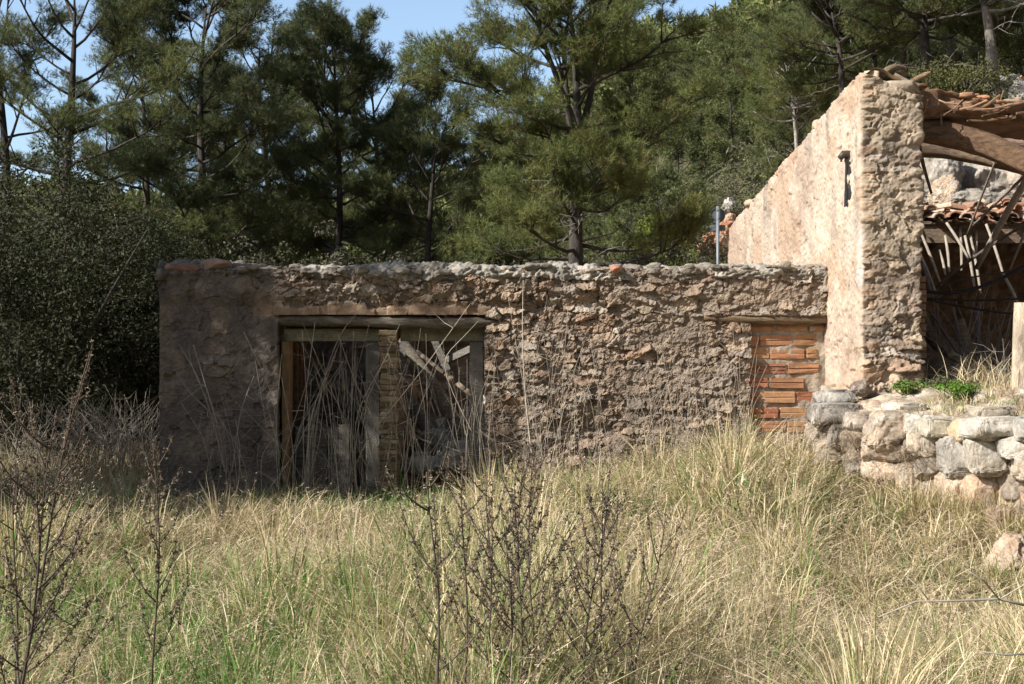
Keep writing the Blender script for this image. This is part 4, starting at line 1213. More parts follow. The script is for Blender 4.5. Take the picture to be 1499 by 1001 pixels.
for k, (lb, px, Y, top, R_, kw) in enumerate(bank):
    stand_pine(lb, px, Y, top, R_, 40 + k, G2, tufts=24, **kw)

# the leafy evergreens
def leafy(g, C, Rd, nl, size, cols, flat=.8):
    nc = len(C); cid = np.repeat(np.arange(nc), nl)
    o = unit(g.normal(size=(len(cid), 3))) * (g.random((len(cid), 1)) ** .4) * np.array([1, 1, flat])
    p = np.array(C)[cid] + o * np.array(Rd)[cid][:, None]
    nrm = unit(o + g.normal(size=o.shape) * .7 + np.array([0, 0, .4]))
    a = unit(np.cross(nrm, g.normal(size=o.shape))); b = np.cross(nrm, a)
    s = size * g.uniform(.7, 1.3, (len(cid), 1))
    V = np.stack([p - a * s, p + b * s * .45 + nrm * s * .1, p + a * s, p - b * s * .45 + nrm * s * .1], 1).reshape(-1, 3)
    i = np.arange(len(cid)) * 4
    F = np.concatenate([np.stack([i, i + 1, i + 2], -1), np.stack([i, i + 2, i + 3], -1)])
    cols = np.array(cols); tone = g.uniform(.75, 1.25, nc)
    c = cols[g.integers(0, len(cols), len(cid))] * (tone[cid] * g.uniform(.7, 1.3, len(cid)))[:, None]
    return V, F, np.repeat(c, 4, axis=0)

OAK = [(.042, .050, .022), (.055, .060, .028), (.034, .042, .018), (.065, .066, .034)]
def oak(seed, H, R, nclump=230, nl=130, size=.030, cols=OAK, zmin=.05):
    g = rng(seed); wood, leaf = MB(), MB()
    C, Rd = [], []
    for k in range(nclump):
        d = unit(g.normal(size=3)); rr = g.random() ** .33
        lob = 1 + .3 * math.sin(d[0] * 4 + seed) * math.cos(d[1] * 3 + d[2] * 4)
        c = np.array([d[0] * R * rr * lob, d[1] * R * rr * lob, H * (.5 + .5 * d[2] * rr * lob)])
        if c[2] < H * zmin: c[2] = H * zmin + g.random() * .3
        C.append(c); Rd.append(g.uniform(.24, .46) * (.4 + .3 * R))
    for k in range(26):
        c = np.array(C[k * (nclump // 26)])
        mid = c * np.array([.4, .4, .55]) + g.normal(0, .1, 3)
        wood.tube([(0, 0, -.2), mid * np.array([.3, .3, .6]), mid, c], [.07, .05, .035, .01], 5, (.10, .085, .07))
    leaf.add(*leafy(g, C, Rd, nl, size, cols))
    return wood, leaf
def stand_oak(label, px, Y, H, R, seed, name='holm_oak', cat='oak tree', group=None, sz=None, **k):
    X = (px - 749.5) * Y / FPX; z = float(gh(X, Y))
    r = thing(name, label, cat, (X, Y, z), group)
    w, l = oak(seed, H, R, **k)
    put(w, 'trunk' if cat == 'oak tree' else 'stems', M['bark'], r, True); put(l, 'crown' if cat == 'oak tree' else 'foliage', M['leaf'], r)
    return r
G3 = 'holm oaks left of the outbuilding'
stand_oak('big dark holm oak filling the left edge beside the outbuilding', 60, 17.5, 4.1, 2.3, 61, group=G3, nclump=380)
stand_oak('dark holm oak tight against the left end of the outbuilding', 190, 18.6, 3.9, 1.7, 62, group=G3, nclump=300)
stand_oak('holm oak farther back whose top shows between the left pines', 130, 22, 4.4, 2.2, 63, group=G3)
stand_oak('holm oak at the far left edge behind the big dark one', -60, 20, 4.6, 2.4, 64, group=G3)
# this oak stands left of the picture and shades the left end of the wall
SHADE = thing('holm_oak', 'tall holm oak standing left of the wall outside the picture', 'oak tree', (-9.4, 10.7, float(gh(-9.4, 10.7))), G3)
w_, l_ = oak(66, 8.3, 2.2, nclump=560, nl=110, size=.06, zmin=.1)
put(w_, 'trunk', M['bark'], SHADE, True); put(l_, 'crown', M['leaf'], SHADE)

GREY = [(.12, .11, .08), (.10, .10, .065), (.14, .125, .10), (.09, .095, .05)]
G4 = 'shrubs behind the low wall'
sh = [('dusky shrub behind the wall head above the left corner', 262, 18.5, 2.9, 1.2, OAK), ('grey twiggy shrub behind the wall above the left doorway', 372, 19.5, 3.2, 1.4, GREY),
      ('grey shrub behind the wall over the brick pier', 560, 20, 3.3, 1.5, GREY), ('dark shrub under the half hidden pine', 668, 21.5, 3.3, 1.3, OAK),
      ('dull green shrub just left of the thick black trunk', 772, 24, 3.4, 1.5, GREY), ('bright yellow green bush right of the thick black trunk', 952, 30, 4.2, 1.1, [(.16, .20, .035), (.12, .16, .03), (.19, .22, .05)]),
      ('olive bush at the foot of the hill right of the bright bush', 1003, 31, 3.6, 1.3, GREY), ('grey bush on the slope above the red rocks', 1085, 34, 2.2, 1.2, GREY),
      ('dark bush left of the thick black trunk foot', 470, 22, 3.3, 1.5, OAK), ('olive bush right of the thick black trunk foot', 905, 25, 3.3, 1.4, GREY)]
for k, (lb, px, Y, H, R_, cols) in enumerate(sh):
    stand_oak(lb, px, Y, H, R_, 80 + k, 'shrub', 'shrub', G4, nclump=110, nl=120, size=.035, cols=cols, zmin=.02)
G5 = 'shrubs on the bank by the right edge'
for k, (lb, px, Y, H, R_) in enumerate([('green bush left of the stout grey trunk foot', 1410, 25.5, 1.5, 1.0), ('olive bush right of the stout grey trunk foot', 1478, 27.5, 2.4, 1.1),
                                       ('low bush between the roof strip and the crooked trunk', 1375, 26, 1.4, .9), ('small green tuft bush among the bank rocks', 1397, 20.2, .9, .35)]):
    stand_oak(lb, px, Y, H, R_, 95 + k, 'shrub', 'shrub', G5, nclump=70, nl=110, size=.032, cols=[(.10, .105, .035), (.075, .09, .03), (.13, .12, .05)], zmin=.02)

# the wooded hill: separate pines on the near slope, one mass beyond
protos = []
for k in range(5):
    w, d, l = pine(120 + k, 5.2, 1.55 + .15 * (k % 3), t0=.12, nl=22, tufts=7, nn=7, ln=.20, wd=.020, dead=4, r0=.09, cl=.5)
    protos.append((w, l))
GH = 'small pines on the wooded hillside'
g = rng(9)
roots, taken, k = [], [], 0
while len(taken) < 285 and k < 9000:
    k += 1
    az = math.atan((g.uniform(560, 1560) - 749.5) / FPX); r_ = math.sqrt(g.uniform(42 ** 2, 108 ** 2))
    x, y = r_ * math.sin(az), r_ * math.cos(az)
    if x > 5 and r_ < 46: continue
    if .055 < x / y < .19 and r_ < 50: continue
    if any((x - a) ** 2 + (y - b) ** 2 < 1.8 ** 2 for a, b in taken): continue
    taken.append((x, y)); i = len(taken) - 1
    loc = (x, y, float(gh(x, y)) - .1); sc = g.uniform(.42, .9) * (1.1 if r_ > 80 else .9); rz = g.uniform(0, 6.28)
    lb = 'small green pine growing in the crowded wood on the hillside'
    if i < 5:
        r0 = thing('hillside_pine', lb, 'pine tree', loc, GH)
        put(protos[i][0], 'trunk', M['bark'], r0, True); put(protos[i][1], 'crown', M['needle'], r0)
        r0.rotation_euler = (0, 0, rz); r0.scale = (sc,) * 3; roots.append(r0)
    else:
        copy_thing(roots[i % 5], loc, rz, sc)
# far wood as one mass
far = MB(); fp = []
for k in range(4):
    gg = rng(200 + k); C = []; Rd = []; D_ = []
    for q in range(46):
        d = unit(gg.normal(size=3)); h_ = .5 + .5 * d[2]
        C.append([d[0] * 1.7 * (1.1 - .55 * h_), d[1] * 1.7 * (1.1 - .55 * h_), 1.0 + 4.3 * h_]); Rd.append(.75); D_.append(d)
    fp.append(needles(gg, np.array(C), np.array(Rd), np.array(D_), 3, 5, .55, .10))
for k in range(1500):
    az = math.radians(g.uniform(-34, 36)); r_ = math.sqrt(g.uniform(100 ** 2, 205 ** 2))
    if az > math.radians(-4) and r_ < 106: continue
    x, y = r_ * math.sin(az), r_ * math.cos(az)
    V, F, Cc = fp[k % 4]; a = g.uniform(0, 6.28); sc = g.uniform(.75, 1.35)
    Rm = np.array([[math.cos(a), -math.sin(a), 0], [math.sin(a), math.cos(a), 0], [0, 0, 1]]) * sc
    far.add(V @ Rm.T + np.array([x, y, float(gh(x, y)) - .3]), F, Cc * g.uniform(.75, 1.2))
tag(far.build('hillside_wood', M['needle']), 'pine wood covering the far hills', 'wood', kind='stuff')
brush = MB()
for k in range(1150):
    az = math.radians(g.uniform(-24, 26)); r_ = math.sqrt(g.uniform(27 ** 2, 100 ** 2))
    x, y = r_ * math.sin(az), r_ * math.cos(az)
    if abs(x - 4.8) < 1.5 and y < 36: continue
    gg = rng(3000 + k); n = 5
    C = gg.normal(0, .45, (n, 3)) * np.array([1, 1, .4]) + np.array([0, 0, .5]); s_ = g.uniform(.6, 1.3)
    V, F, Cc = leafy(gg, C, np.full(n, .5), 26, .09, GREY + [(.10, .12, .035)])
    brush.add(V * s_ + np.array([x, y, float(gh(x, y))]), F, Cc * g.uniform(.8, 1.2))
for k in range(420):
    r_ = g.uniform(31, 64); x = r_ * g.uniform(.06, .21); y = r_
    if abs(x - 4.4) < .5 and y < 34: continue
    gg = rng(5000 + k); n = 5
    C = gg.normal(0, .4, (n, 3)) * np.array([1, 1, .45]) + np.array([0, 0, .4]); s_ = g.uniform(.5, 1.15)
    V, F, Cc = leafy(gg, C, np.full(n, .45), 60, .05, GREY + [(.10, .13, .035), (.13, .16, .04)])
    brush.add(V * s_ + np.array([x, y, float(gh(x, y))]), F, Cc * g.uniform(.8, 1.3))
tag(brush.build('undergrowth', M['leaf']), 'grey green undergrowth covering the slopes', 'undergrowth', kind='stuff')

# ------------------------------------------------------------------ grass
def blades(g, base, H, bend, w, col, phi=None, lv=(0, .38, .72, 1)):
    n = len(base)
    phi = g.uniform(0, 2 * math.pi, n) if phi is None else phi
    psi = g.uniform(0, 2 * math.pi, n)
    d = v3(np.cos(phi), np.sin(phi), 0); sd = v3(np.cos(psi), np.sin(psi), 0)
    rows = []
    for t in lv:
        p = base + d * (H * bend * t ** 2)[:, None] + v3(0, 0, H * t * (1 - .48 * bend * t))
        if t < 1:
            ww = (w * (1 - .65 * t))[:, None]
            rows += [p - sd * ww, p + sd * ww]
        else:
            rows.append(p)
    V = np.stack(rows, 1); m = V.shape[1]
    i = np.arange(n)[:, None] * m
    F = []
    for k in range(len(lv) - 2):
        a = 2 * k
        F += [i + np.array([a, a + 1, a + 3]), i + np.array([a, a + 3, a + 2])]
    F.append(i + np.array([m - 3, m - 2, m - 1]))
    return V.reshape(-1, 3), np.concatenate(F), np.repeat(col, m, axis=0), (d, phi)

STRAW = np.array([[.75, .63, .39], [.60, .49, .29], [.86, .75, .50], [.50, .395, .22], [.68, .575, .355], [.38, .295, .175], [.80, .69, .46]])
OLIVE = np.array([[.32, .30, .11], [.39, .365, .15], [.25, .26, .08], [.45, .40, .19]])
GREEN = np.array([[.15, .28, .055], [.11, .225, .045], [.21, .34, .09], [.17, .29, .08]])
def grasscol(g, x, y, dry=1.0):
    n = len(x)
    gp = fbm(v3(x * .8, y * .8, 3), 3, 301)
    gl = S((gp - .30) / .25) * (.34 + .50 * S((.6 - x) / 2.2) * S((9.5 - y) / 3.0)) + .35 * S((.9 - x) / .8) * S((x + 2.2) / .8) * S((y - 11.6) / 1.)
    u = g.random(n)
    ol = .24
    a = STRAW[g.integers(0, len(STRAW), n)]; b = OLIVE[g.integers(0, 4, n)]; c = GREEN[g.integers(0, 4, n)]
    r = np.where((u < gl)[:, None], c, np.where((u < gl + ol * (1 - gl))[:, None], b, a))
    return r * g.uniform(.65, 1.2, (n, 1)), u < gl

def allowed(x, y):
    ok = ~((y > 13.55) & (x > -3.85))
    ok &= ~((x > 2.7) & (y > yfront(x) - .05))
    ok &= np.abs(x) < .44 * y + .9
    return ok

def zone(g, y0, y1, dens):
    xm = .44 * y1 + .9
    n = int(dens * 2 * xm * (y1 - y0))
    x = g.uniform(-xm, xm, n); y = g.uniform(y0, y1, n)
    # tussocks: pull the blades together
    cx = np.round(x / .16 + (hash3(np.round(y / .16), np.round(x / .16), np.round(x * 0), 5) - .5)) * .16
    x = x + (cx - x) * .35
    k = allowed(x, y); k &= fbm(v3(x * 1.1, y * 1.1, 8), 3, 311) > .22
    return x[k], y[k]

def height(x, y):
    b = .34 + .62 * S((fbm(v3(x * .9, y * .9, 1), 3, 320) - .25) / .5)
    b = b * (1 - .28 * S((y - 7.5) / 4)) + .10 * S((x - .3) / 2) * S((y - 8) / 3) - .10 * S((-1 - x) / 2) * S((y - 9) / 3)
    return b * (1 - .50 * S((x - .236 * y + .25) / .5) * S((y - 6.5) / 1.5))

def build_grass():
    g = rng(77); mb = MB()
    for (y0, y1, dens, w0) in ((2.3, 4.2, 1900, .0028), (4.2, 6.5, 1500, .0034), (6.5, 9.5, 1150, .0045), (9.5, 13.6, 950, .0058)):
        x, y = zone(g, y0, y1, dens); n = len(x)
        col, gr = grasscol(g, x, y)
        H = height(x, y) * g.uniform(.45, 1.25, n) * np.where(gr, .8, 1)
        bend = np.clip(g.gamma(2.0, .36, n), .05, 1.7)
        base = v3(x, y, gh(x, y) - .02)
        wind = g.vonmises(.4, .6, n)
        V, F, C, _ = blades(g, base, H, bend, w0 * g.uniform(.6, 1.5, n) * np.where(gr, 2.0, 1), col, wind)
        mb.add(V, F, C)
        # flattened straw tangled near the ground
        m = int(n * .35); i = g.integers(0, n, m)
        base = v3(x[i] + g.normal(0, .05, m), y[i] + g.normal(0, .05, m), gh(x[i], y[i]) + g.uniform(.0, .38, m) * height(x[i], y[i]) * 1.5)
        V, F, C, _ = blades(g, base, g.uniform(.2, .5, m), g.uniform(.8, 1.6, m), w0 * g.uniform(.6, 1.2, m), STRAW[g.integers(0, 7, m)] * g.uniform(.7, 1.15, (m, 1)))
        mb.add(V, F, C)
        # tall stalks with feathery heads
        m = int(n * .06); i = g.integers(0, n, m)
        xs, ys = x[i], y[i]
        H = height(xs, ys) * g.uniform(.95, 1.45, m); bend = g.uniform(.25, .85, m); ph = g.vonmises(.2, .8, m)
        base = v3(xs, ys, gh(xs, ys))
        cs = np.array([.50, .40, .25]) * g.uniform(.75, 1.2, (m, 1)) * np.array([1, 1, 1])
        V, F, C, (d, _) = blades(g, base, H, bend, np.full(m, w0 * .55), cs, ph)
        mb.add(V, F, C)
        ns = 13 if y1 < 9 else 12
        j = np.repeat(np.arange(m), ns); t = g.uniform(.68, 1.03, m * ns)
        p = base[j] + d[j] * (H[j] * bend[j] * t ** 2)[:, None] + v3(0, 0, H[j] * t * (1 - .48 * bend[j] * t))
        spread = .035 * (1.15 - t)[:, None] * 2.2
        p = p + g.normal(size=p.shape) * spread * .5
        dd = unit(d[j] * (.5 + bend[j])[:, None] + v3(0, 0, .5 - t * .9 * bend[j]) + g.normal(size=p.shape) * .45)
        L_ = g.uniform(.012, .026, (m * ns, 1)) * (1 if y1 < 9 else 1.4); sd = unit(np.cross(dd, g.normal(size=p.shape))) * w0 * .55
        V = np.stack([p - sd, p + sd, p + dd * L_], 1).reshape(-1, 3)
        cc = np.array([.74, .57, .45]) * g.uniform(.7, 1.2, (m * ns, 1))
        mb.add(V, np.arange(len(V)).reshape(-1, 3), np.repeat(cc, 3, axis=0))
    # tussocks whose blades arch out of one root
    for k in range(330):
        y0 = 3.0 + 10.6 * g.random() ** .8; x0 = g.uniform(-1, 1) * (.42 * y0 + .3)
        if not allowed(np.array([x0]), np.array([y0]))[0]: continue
        n = g.integers(60, 130); ph = g.uniform(0, 6.28, n); rr = np.abs(g.normal(0, .055, n))
        x = x0 + rr * np.cos(ph); y = y0 + rr * np.sin(ph)
        H = (height(np.array([x0]), np.array([y0]))[0] + .12) * g.uniform(.7, 1.25, n); w0 = .0026 + .00030 * y0
        gsh = .65 if (x0 < .3 and y0 < 9) or g.random() < .3 else .12
        pick = g.random(n); tn = g.uniform(.85, 1.15)
        c = np.where((pick < gsh)[:, None], np.where((g.random(n) < .6)[:, None], GREEN[g.integers(0, 4, n)], OLIVE[g.integers(0, 4, n)]), STRAW[g.integers(0, 7, n)]) * tn * g.uniform(.75, 1.2, (n, 1))
        V, F, C, _ = blades(g, v3(x, y, gh(x, y) - .02), H, np.clip(g.gamma(2.2, .33, n), .1, 1.6), w0 * g.uniform(.7, 1.5, n), c, ph + g.normal(.25, .4, n)); mb.add(V, F, C)
    # grass leaning against the foot of the terrace wall
    n = 5200; x = g.uniform(2.9, 4.1, n); y = yfront(x) - np.abs(g.normal(.05, .22, n)) - .12
    V, F, C, _ = blades(g, v3(x, y, gh(x, y) - .03), g.uniform(.2, .55, n), np.clip(g.gamma(2, .3, n), .05, 1.4), np.full(n, .005), np.where((g.random(n) < .35)[:, None], OLIVE[g.integers(0, 4, n)], STRAW[g.integers(0, 7, n)]) * g.uniform(.7, 1.1, (n, 1))); mb.add(V, F, C)
    # leafy green grass in the moist hollow by the doorways and at the lower left
    for (cx, cy, sx, sy, n) in ((-1.35, 12.7, .9, .4, 2600), (-1.7, 4.5, .7, .7, 12000), (-.8, 5.4, .6, .7, 6500), (-2.2, 7.0, .8, 1.0, 4600), (.9, 4.2, .7, .5, 1500)):
        x = g.normal(cx, sx, n); y = g.normal(cy, sy, n); k = allowed(x, y) & (fbm(v3(x * 1.7, y * 1.7, 2), 3, 344) > .44); x, y = x[k], y[k]; n = len(x)
        V, F, C, _ = blades(g, v3(x, y, gh(x, y) - .02), g.uniform(.22, .55, n), np.clip(g.gamma(2, .3, n), .05, 1.4), (.0024 + .0004 * cy) * g.uniform(1.0, 2.0, n), GREEN[g.integers(0, 4, n)] * g.uniform(.75, 1.25, (n, 1))); mb.add(V, F, C)
    # sparse grass in the shade left of the outbuilding
    n = 16000; x = g.uniform(-9, -3.9, n); y = g.uniform(13.4, 18, n)
    base = v3(x, y, gh(x, y)); c = (STRAW * .6)[g.integers(0, 7, n)] * .8 + .2 * OLIVE[g.integers(0, 4, n)]
    V, F, C, _ = blades(g, base, g.uniform(.3, .8, n), g.uniform(.2, 1, n), np.full(n, .007), c); mb.add(V, F, C)
    o = mb.build('grass', M['grass']); tag(o, 'tall dry straw and green grass covering the foreground', 'grass', kind='stuff')
    # thin grass on the terrace
    mb = MB(); n = 5200; x = g.uniform(2.9, 6, n); y = g.uniform(9.2, 13.2, n)
    k = (y > yfront(x) + .15) & ~((x < 4) & (y > 12.3)) & (fbm(v3(x * 2.2, y * 2.2, 0), 3, 331) > .5); x, y = x[k], y[k]; n = len(x)
    c = np.where((g.random(n) < .3)[:, None], GREEN[g.integers(0, 4, n)], STRAW[g.integers(0, 7, n)])
    V, F, C, _ = blades(g, v3(x, y, zterr(x, y)), g.uniform(.05, .16, n), g.uniform(.3, 1.2, n), np.full(n, .004), c); mb.add(V, F, C)
    n = 260; x = g.normal(4.55, .22, n); y = g.normal(12.3, .25, n); c = STRAW[g.integers(0, 7, n)]
    V, F, C, _ = blades(g, v3(x, y, zterr(x, y)), g.uniform(.15, .5, n), g.uniform(.2, 1.2, n), np.full(n, .004), c); mb.add(V, F, C)
    tag(mb.build('terrace_grass', M['grass']), 'thin dry grass on top of the terrace', 'grass', kind='stuff')
build_grass()

# ------------------------------------------------------------------ weeds, dry shoots and small plants
def weed(label, px, Y, ytop, nb, seed, lean=(0, 0), spread=.5, group='dark dried weeds in the foreground grass', b0=.35, clus=1.0, base_px=None, rs=.006, sub=0, dens=1.0):
    g = rng(seed)
    X = (px - 749.5) * Y / FPX; z = float(gh(X, Y)); H = EYE + (510 - ytop) * Y / FPX - z
    r = thing('dried_weed', label, 'weed', (X, Y, z), group)
    st, sd = MB(), MB()
    t = np.linspace(0, 1, 10)
    path = v3(lean[0] * t ** 1.1 + .012 * np.sin(t * 9 + seed), lean[1] * t + .012 * np.cos(t * 8 + seed), H * t)
    dkc = np.array([.10, .078, .062])
    st.tube(path, np.linspace(rs, rs * .3, 10), 5, dkc)
    runs = [path[int(10 * .62):]]
    for k in range(nb):
        q = b0 + (1 - b0) * (k + g.random()) / nb * .92
        b = np.array([np.interp(q, t, path[:, j]) for j in range(3)])
        az = k * 2.4 + g.normal(0, .5); L_ = spread * (1.15 - q) * g.uniform(.7, 1.2) + .1
        pts = [b]; e = g.uniform(.45, .8)
        for j in range(6):
            e = e + .10 + g.normal(0, .05); az += g.normal(0, .08)
            pts.append(pts[-1] + np.array([math.cos(az) * math.cos(e) + lean[0] * .3, math.sin(az) * math.cos(e), math.sin(e)]) * L_ / 6)
        pts = np.array(pts); st.tube(pts, np.linspace(rs * .5, rs * .2, 7), 4, dkc * 1.1)
        runs.append(pts[1:])
        for s_ in range(sub):
            q2 = g.integers(1, 5); dd = unit(pts[q2 + 1] - pts[q2] + g.normal(0, .08, 3) * np.array([1, 1, .3])); l2 = L_ * g.uniform(.25, .5)
            p2 = np.array([pts[q2] + dd * l2 * u + np.array([0, 0, .12 * l2 * u * u]) for u in np.linspace(0, 1, 4)])
            st.tube(p2, [rs * .3, rs * .25, rs * .2, rs * .15], 3, dkc * 1.1); runs.append(p2[1:])
    for pts in runs:
        L_ = np.linalg.norm(np.diff(pts, axis=0), axis=1).sum()
        m = max(3, int(L_ / .009 * dens))
        for q in g.random(m):
            u = q * (len(pts) - 1); i = min(int(u), len(pts) - 2)
            c = pts[i] + (pts[i + 1] - pts[i]) * (u - i) + g.normal(0, .006 * clus, 3)
            s = g.uniform(.004, .0082) * clus
            nt = 7
            n_ = unit(g.normal(size=(nt, 3)) + np.array([0, 0, .4])); a = unit(np.cross(n_, g.normal(size=(nt, 3))))
            V = np.stack([c - a * s * .45 + n_ * s * .1, c + a * s * .45 + n_ * s * .1, c + n_ * s * 1.5], 1).reshape(-1, 3)
            sd.add(V, np.arange(nt * 3).reshape(-1, 3), np.array([(.18, .135, .10), (.13, .10, .075), (.25, .195, .145)][g.integers(3)]) * g.uniform(.7, 1.2))
    put(st, 'stem', M['weed'], r, True); put(sd, 'seed_clusters', M['weed'], r)
weed('slender dark weed with feathered top, standing alone on the left', 228, 4.6, 650, 14, 1, spread=.24, b0=.46)
weed('tall bare dark stem branching at its top, left of the dense middle weeds', 650, 4.6, 690, 9, 2, lean=(-.05, 0), spread=.42, b0=.45, rs=.0075)
weed('second tall bare dark stem just right of the first tall one', 680, 4.9, 668, 8, 3, spread=.34, b0=.5, rs=.0065)
weed('dense dark weed in the middle, left half of the thick cluster', 757, 5.1, 672, 20, 4, lean=(.02, 0), spread=.46, b0=.22)
weed('dense dark weed in the middle with tallest brown plumes', 782, 5.4, 650, 20, 5, lean=(-.02, 0), spread=.46, b0=.22)
weed('dark weed right of the middle leaning to the right', 835, 5.0, 715, 20, 6, lean=(.14, 0), spread=.46, b0=.2)
weed('loose dark weed at the right end of the thick cluster', 905, 5.3, 745, 10, 7, lean=(.2, 0), spread=.5, b0=.25, dens=.7)
weed('dark weed with upright plumes between the bare stems and the thick cluster', 715, 5.2, 690, 16, 21, spread=.40, b0=.22)
weed('dark weed behind the leaning one, right part of the thick cluster', 865, 5.6, 715, 16, 23, lean=(.08, 0), spread=.44, b0=.2)
weed('short dark weed at the front foot of the thick cluster', 745, 4.7, 770, 12, 8, spread=.5, b0=.25)
weed('big dark weed at the left edge leaning right with long plumes', -8, 4.3, 600, 16, 9, lean=(.22, .0), spread=.60, b0=.25, sub=1, rs=.008)
weed('dark weed at the left edge with a single long plume reaching up right', -20, 4.6, 500, 12, 10, lean=(.38, 0), spread=.34, b0=.3, sub=1, rs=.008)
weed('dark weed at the left edge behind the big leaning one', 20, 5.6, 560, 16, 11, lean=(.02, 0), spread=.42, b0=.3, sub=1)

def shoots(label, items, seed, group='bare dry shoots in front of the outbuilding'):
    g = rng(seed); q = P(items[0][0][0], items[0][0][1], items[0][1]); z = float(gh(q[0], q[1]))
    mb = MB()
    for (pt, Y, pts, r_) in items:
        a = np.array([P(x, y, Y + dy) for (x, y, dy) in pts])
        n = 12; t = np.linspace(0, 1, len(a)); tt = np.linspace(0, 1, n)
        pp = np.stack([np.interp(tt, t, a[:, k]) for k in range(3)], -1)
        for _ in range(3): pp[1:-1] = (pp[:-2] + 2 * pp[1:-1] + pp[2:]) / 4
        c = np.array([.42, .37, .30]) * g.uniform(.6, 1.2); r_ = r_ * .75
        mb.tube(pp, np.linspace(r_, r_ * .45, n), 4, c)
        for k in range(g.integers(1, 4)):
            i = g.integers(4, 11); d = unit(pp[i] - pp[i - 1] + g.normal(0, .45, 3)); l2 = g.uniform(.1, .4)
            mb.tube([pp[i], pp[i] + d * l2 * .5 + g.normal(0, .015, 3), pp[i] + d * l2], [r_ * .5, r_ * .4, r_ * .25], 3, c)
    tag(mb.build('dry_shoots', M['twig'], origin=(q[0], q[1], z)), label, 'dry shrub', group)
def tangle(seed, x0, x1, n, ytop0, ytop1, ybot=705, Y=13.3, lean=40, r_=.0055):
    g = rng(seed); L_ = []
    for k in range(n):
        xb = g.uniform(x0, x1); yt = g.uniform(ytop0, ytop1); dx = g.normal(0, lean)
        L_.append(((xb, ybot), Y, [(xb, ybot + 20, g.uniform(-.2, .2)), (xb + dx * .35 + g.normal(0, 8), ybot + (yt - ybot) * g.uniform(.3, .6), g.uniform(-.25, .15)), (xb + dx + g.normal(0, 12), yt, g.uniform(-.3, .1))], r_ * g.uniform(.6, 1.2)))
    return L_
shoots('tangle of pale bare shoots in front of the left doorway', tangle(1, 405, 560, 62, 470, 640) + [((470, 700), 13.2, [(540, 690, 0), (480, 560, 0), (442, 470, 0)], .007), ((500, 700), 13.2, [(455, 700, 0), (470, 560, 0), (500, 480, 0), (534, 448, 0)], .007), ((500, 700), 13.2, [(560, 640, 0), (520, 560, 0), (495, 490, 0)], .006)], 1)
shoots('tangle of pale bare shoots in front of the right doorway', tangle(2, 575, 735, 46, 480, 640) + [((600, 700), 13.2, [(588, 690, 0), (600, 590, 0), (616, 480, 0)], .007), ((640, 640), 13.2, [(555, 620, 0), (620, 540, 0), (688, 445, 0)], .006), ((640, 640), 13.2, [(690, 630, 0), (640, 530, 0), (672, 500, 0), (700, 470, 0)], .006)], 2)
shoots('pale sparse shoots against the shaded left end of the wall', [((330, 690), 13.3, [(330, 690, 0), (320, 610, 0), (280, 580, 0), (258, 545, 0)], .013), ((330, 690), 13.3, [(330, 690, 0), (312, 610, 0), (285, 540, 0), (262, 505, 0)], .014),
       ((300, 600), 13.3, [(318, 620, 0), (300, 560, 0), (283, 505, 0)], .011), ((350, 600), 13.3, [(340, 690, 0), (352, 600, 0), (372, 550, 0)], .011)] + tangle(3, 300, 400, 14, 560, 660, 700, 13.3, 30), 3)
shoots('single long pale stem rising past the wall right of the right doorway', [((780, 690), 13.0, [(783, 700, 0), (770, 600, 0), (764, 500, 0), (766, 410, 0)], .010), ((740, 600), 13.1, [(800, 690, 0), (765, 560, 0), (744, 435, 0)], .006), ((800, 690), 13.1, [(805, 690, 0), (815, 640, 0), (822, 610, 0)], .006)], 4)
shoots('thin pale stalks against the sunlit wall near the bricked opening', tangle(5, 930, 1090, 26, 500, 640, 690, 13.2, 30, .0045), 5)
shoots('dense thin dry vines climbing the middle of the wall', tangle(9, 735, 905, 46, 430, 640, 690, 13.35, 45, .0042), 9)
shoots('fine dry stalks climbing the wall left of the bricked opening', tangle(10, 960, 1100, 46, 470, 640, 680, 13.3, 28, .0042), 10)
shoots('grey thorny brush in the shade left of the outbuilding', tangle(6, 5, 228, 150, 575, 640, 690, 15.0, 45, .007), 6)
shoots('grey brush with arching twigs beside the outbuilding corner', tangle(7, 150, 232, 60, 560, 620, 680, 15.5, 60, .007), 7)
shoots('dry twigs standing on the terrace beside the weathered post', tangle(8, 1435, 1490, 16, 490, 575, 590, 12.2, 22, .005), 8, 'dry twigs on the terrace')
shoots('dark tangle of broken twigs hanging in the open front of the house', tangle(12, 1348, 1490, 70, 400, 520, 560, 15.3, 60, .008), 12, 'dry twigs on the terrace')
def branchlying():
    Y = 4.3
    mb = MB()
    a = [P(x, y, Y) for x, y in ((1285, 903), (1340, 880), (1400, 879), (1460, 876), (1520, 890))]
    mb.tube(a, [.002, .003, .0035, .0045, .006], 6, (.36, .32, .28), amp=.2, seed=2)
    mb.tube([P(1460, 875, Y), P(1440, 850, Y - .1), P(1412, 832, Y - .1)], [.003, .0025, .0015], 5, (.42, .38, .32))
    mb.tube([P(1358, 877, Y), P(1345, 860, Y), P(1326, 843, Y)], [.0025, .002, .001], 5, (.42, .38, .32))
    mb.tube([P(1465, 875, Y), P(1500, 855, Y), P(1530, 845, Y)], [.0025, .002, .0015], 5, (.42, .38, .32))
    mb.tube([P(1428, 952, 4.1), P(1470, 958, 4.1), P(1530, 955, 4.1)], [.002, .003, .004], 5, (.34, .29, .25))
    tag(mb.build('fallen_branch', M['twig'], smooth=True, origin=P(1460, 900, Y)), 'grey dead branch lying on the grass at the lower right', 'branch')
branchlying()

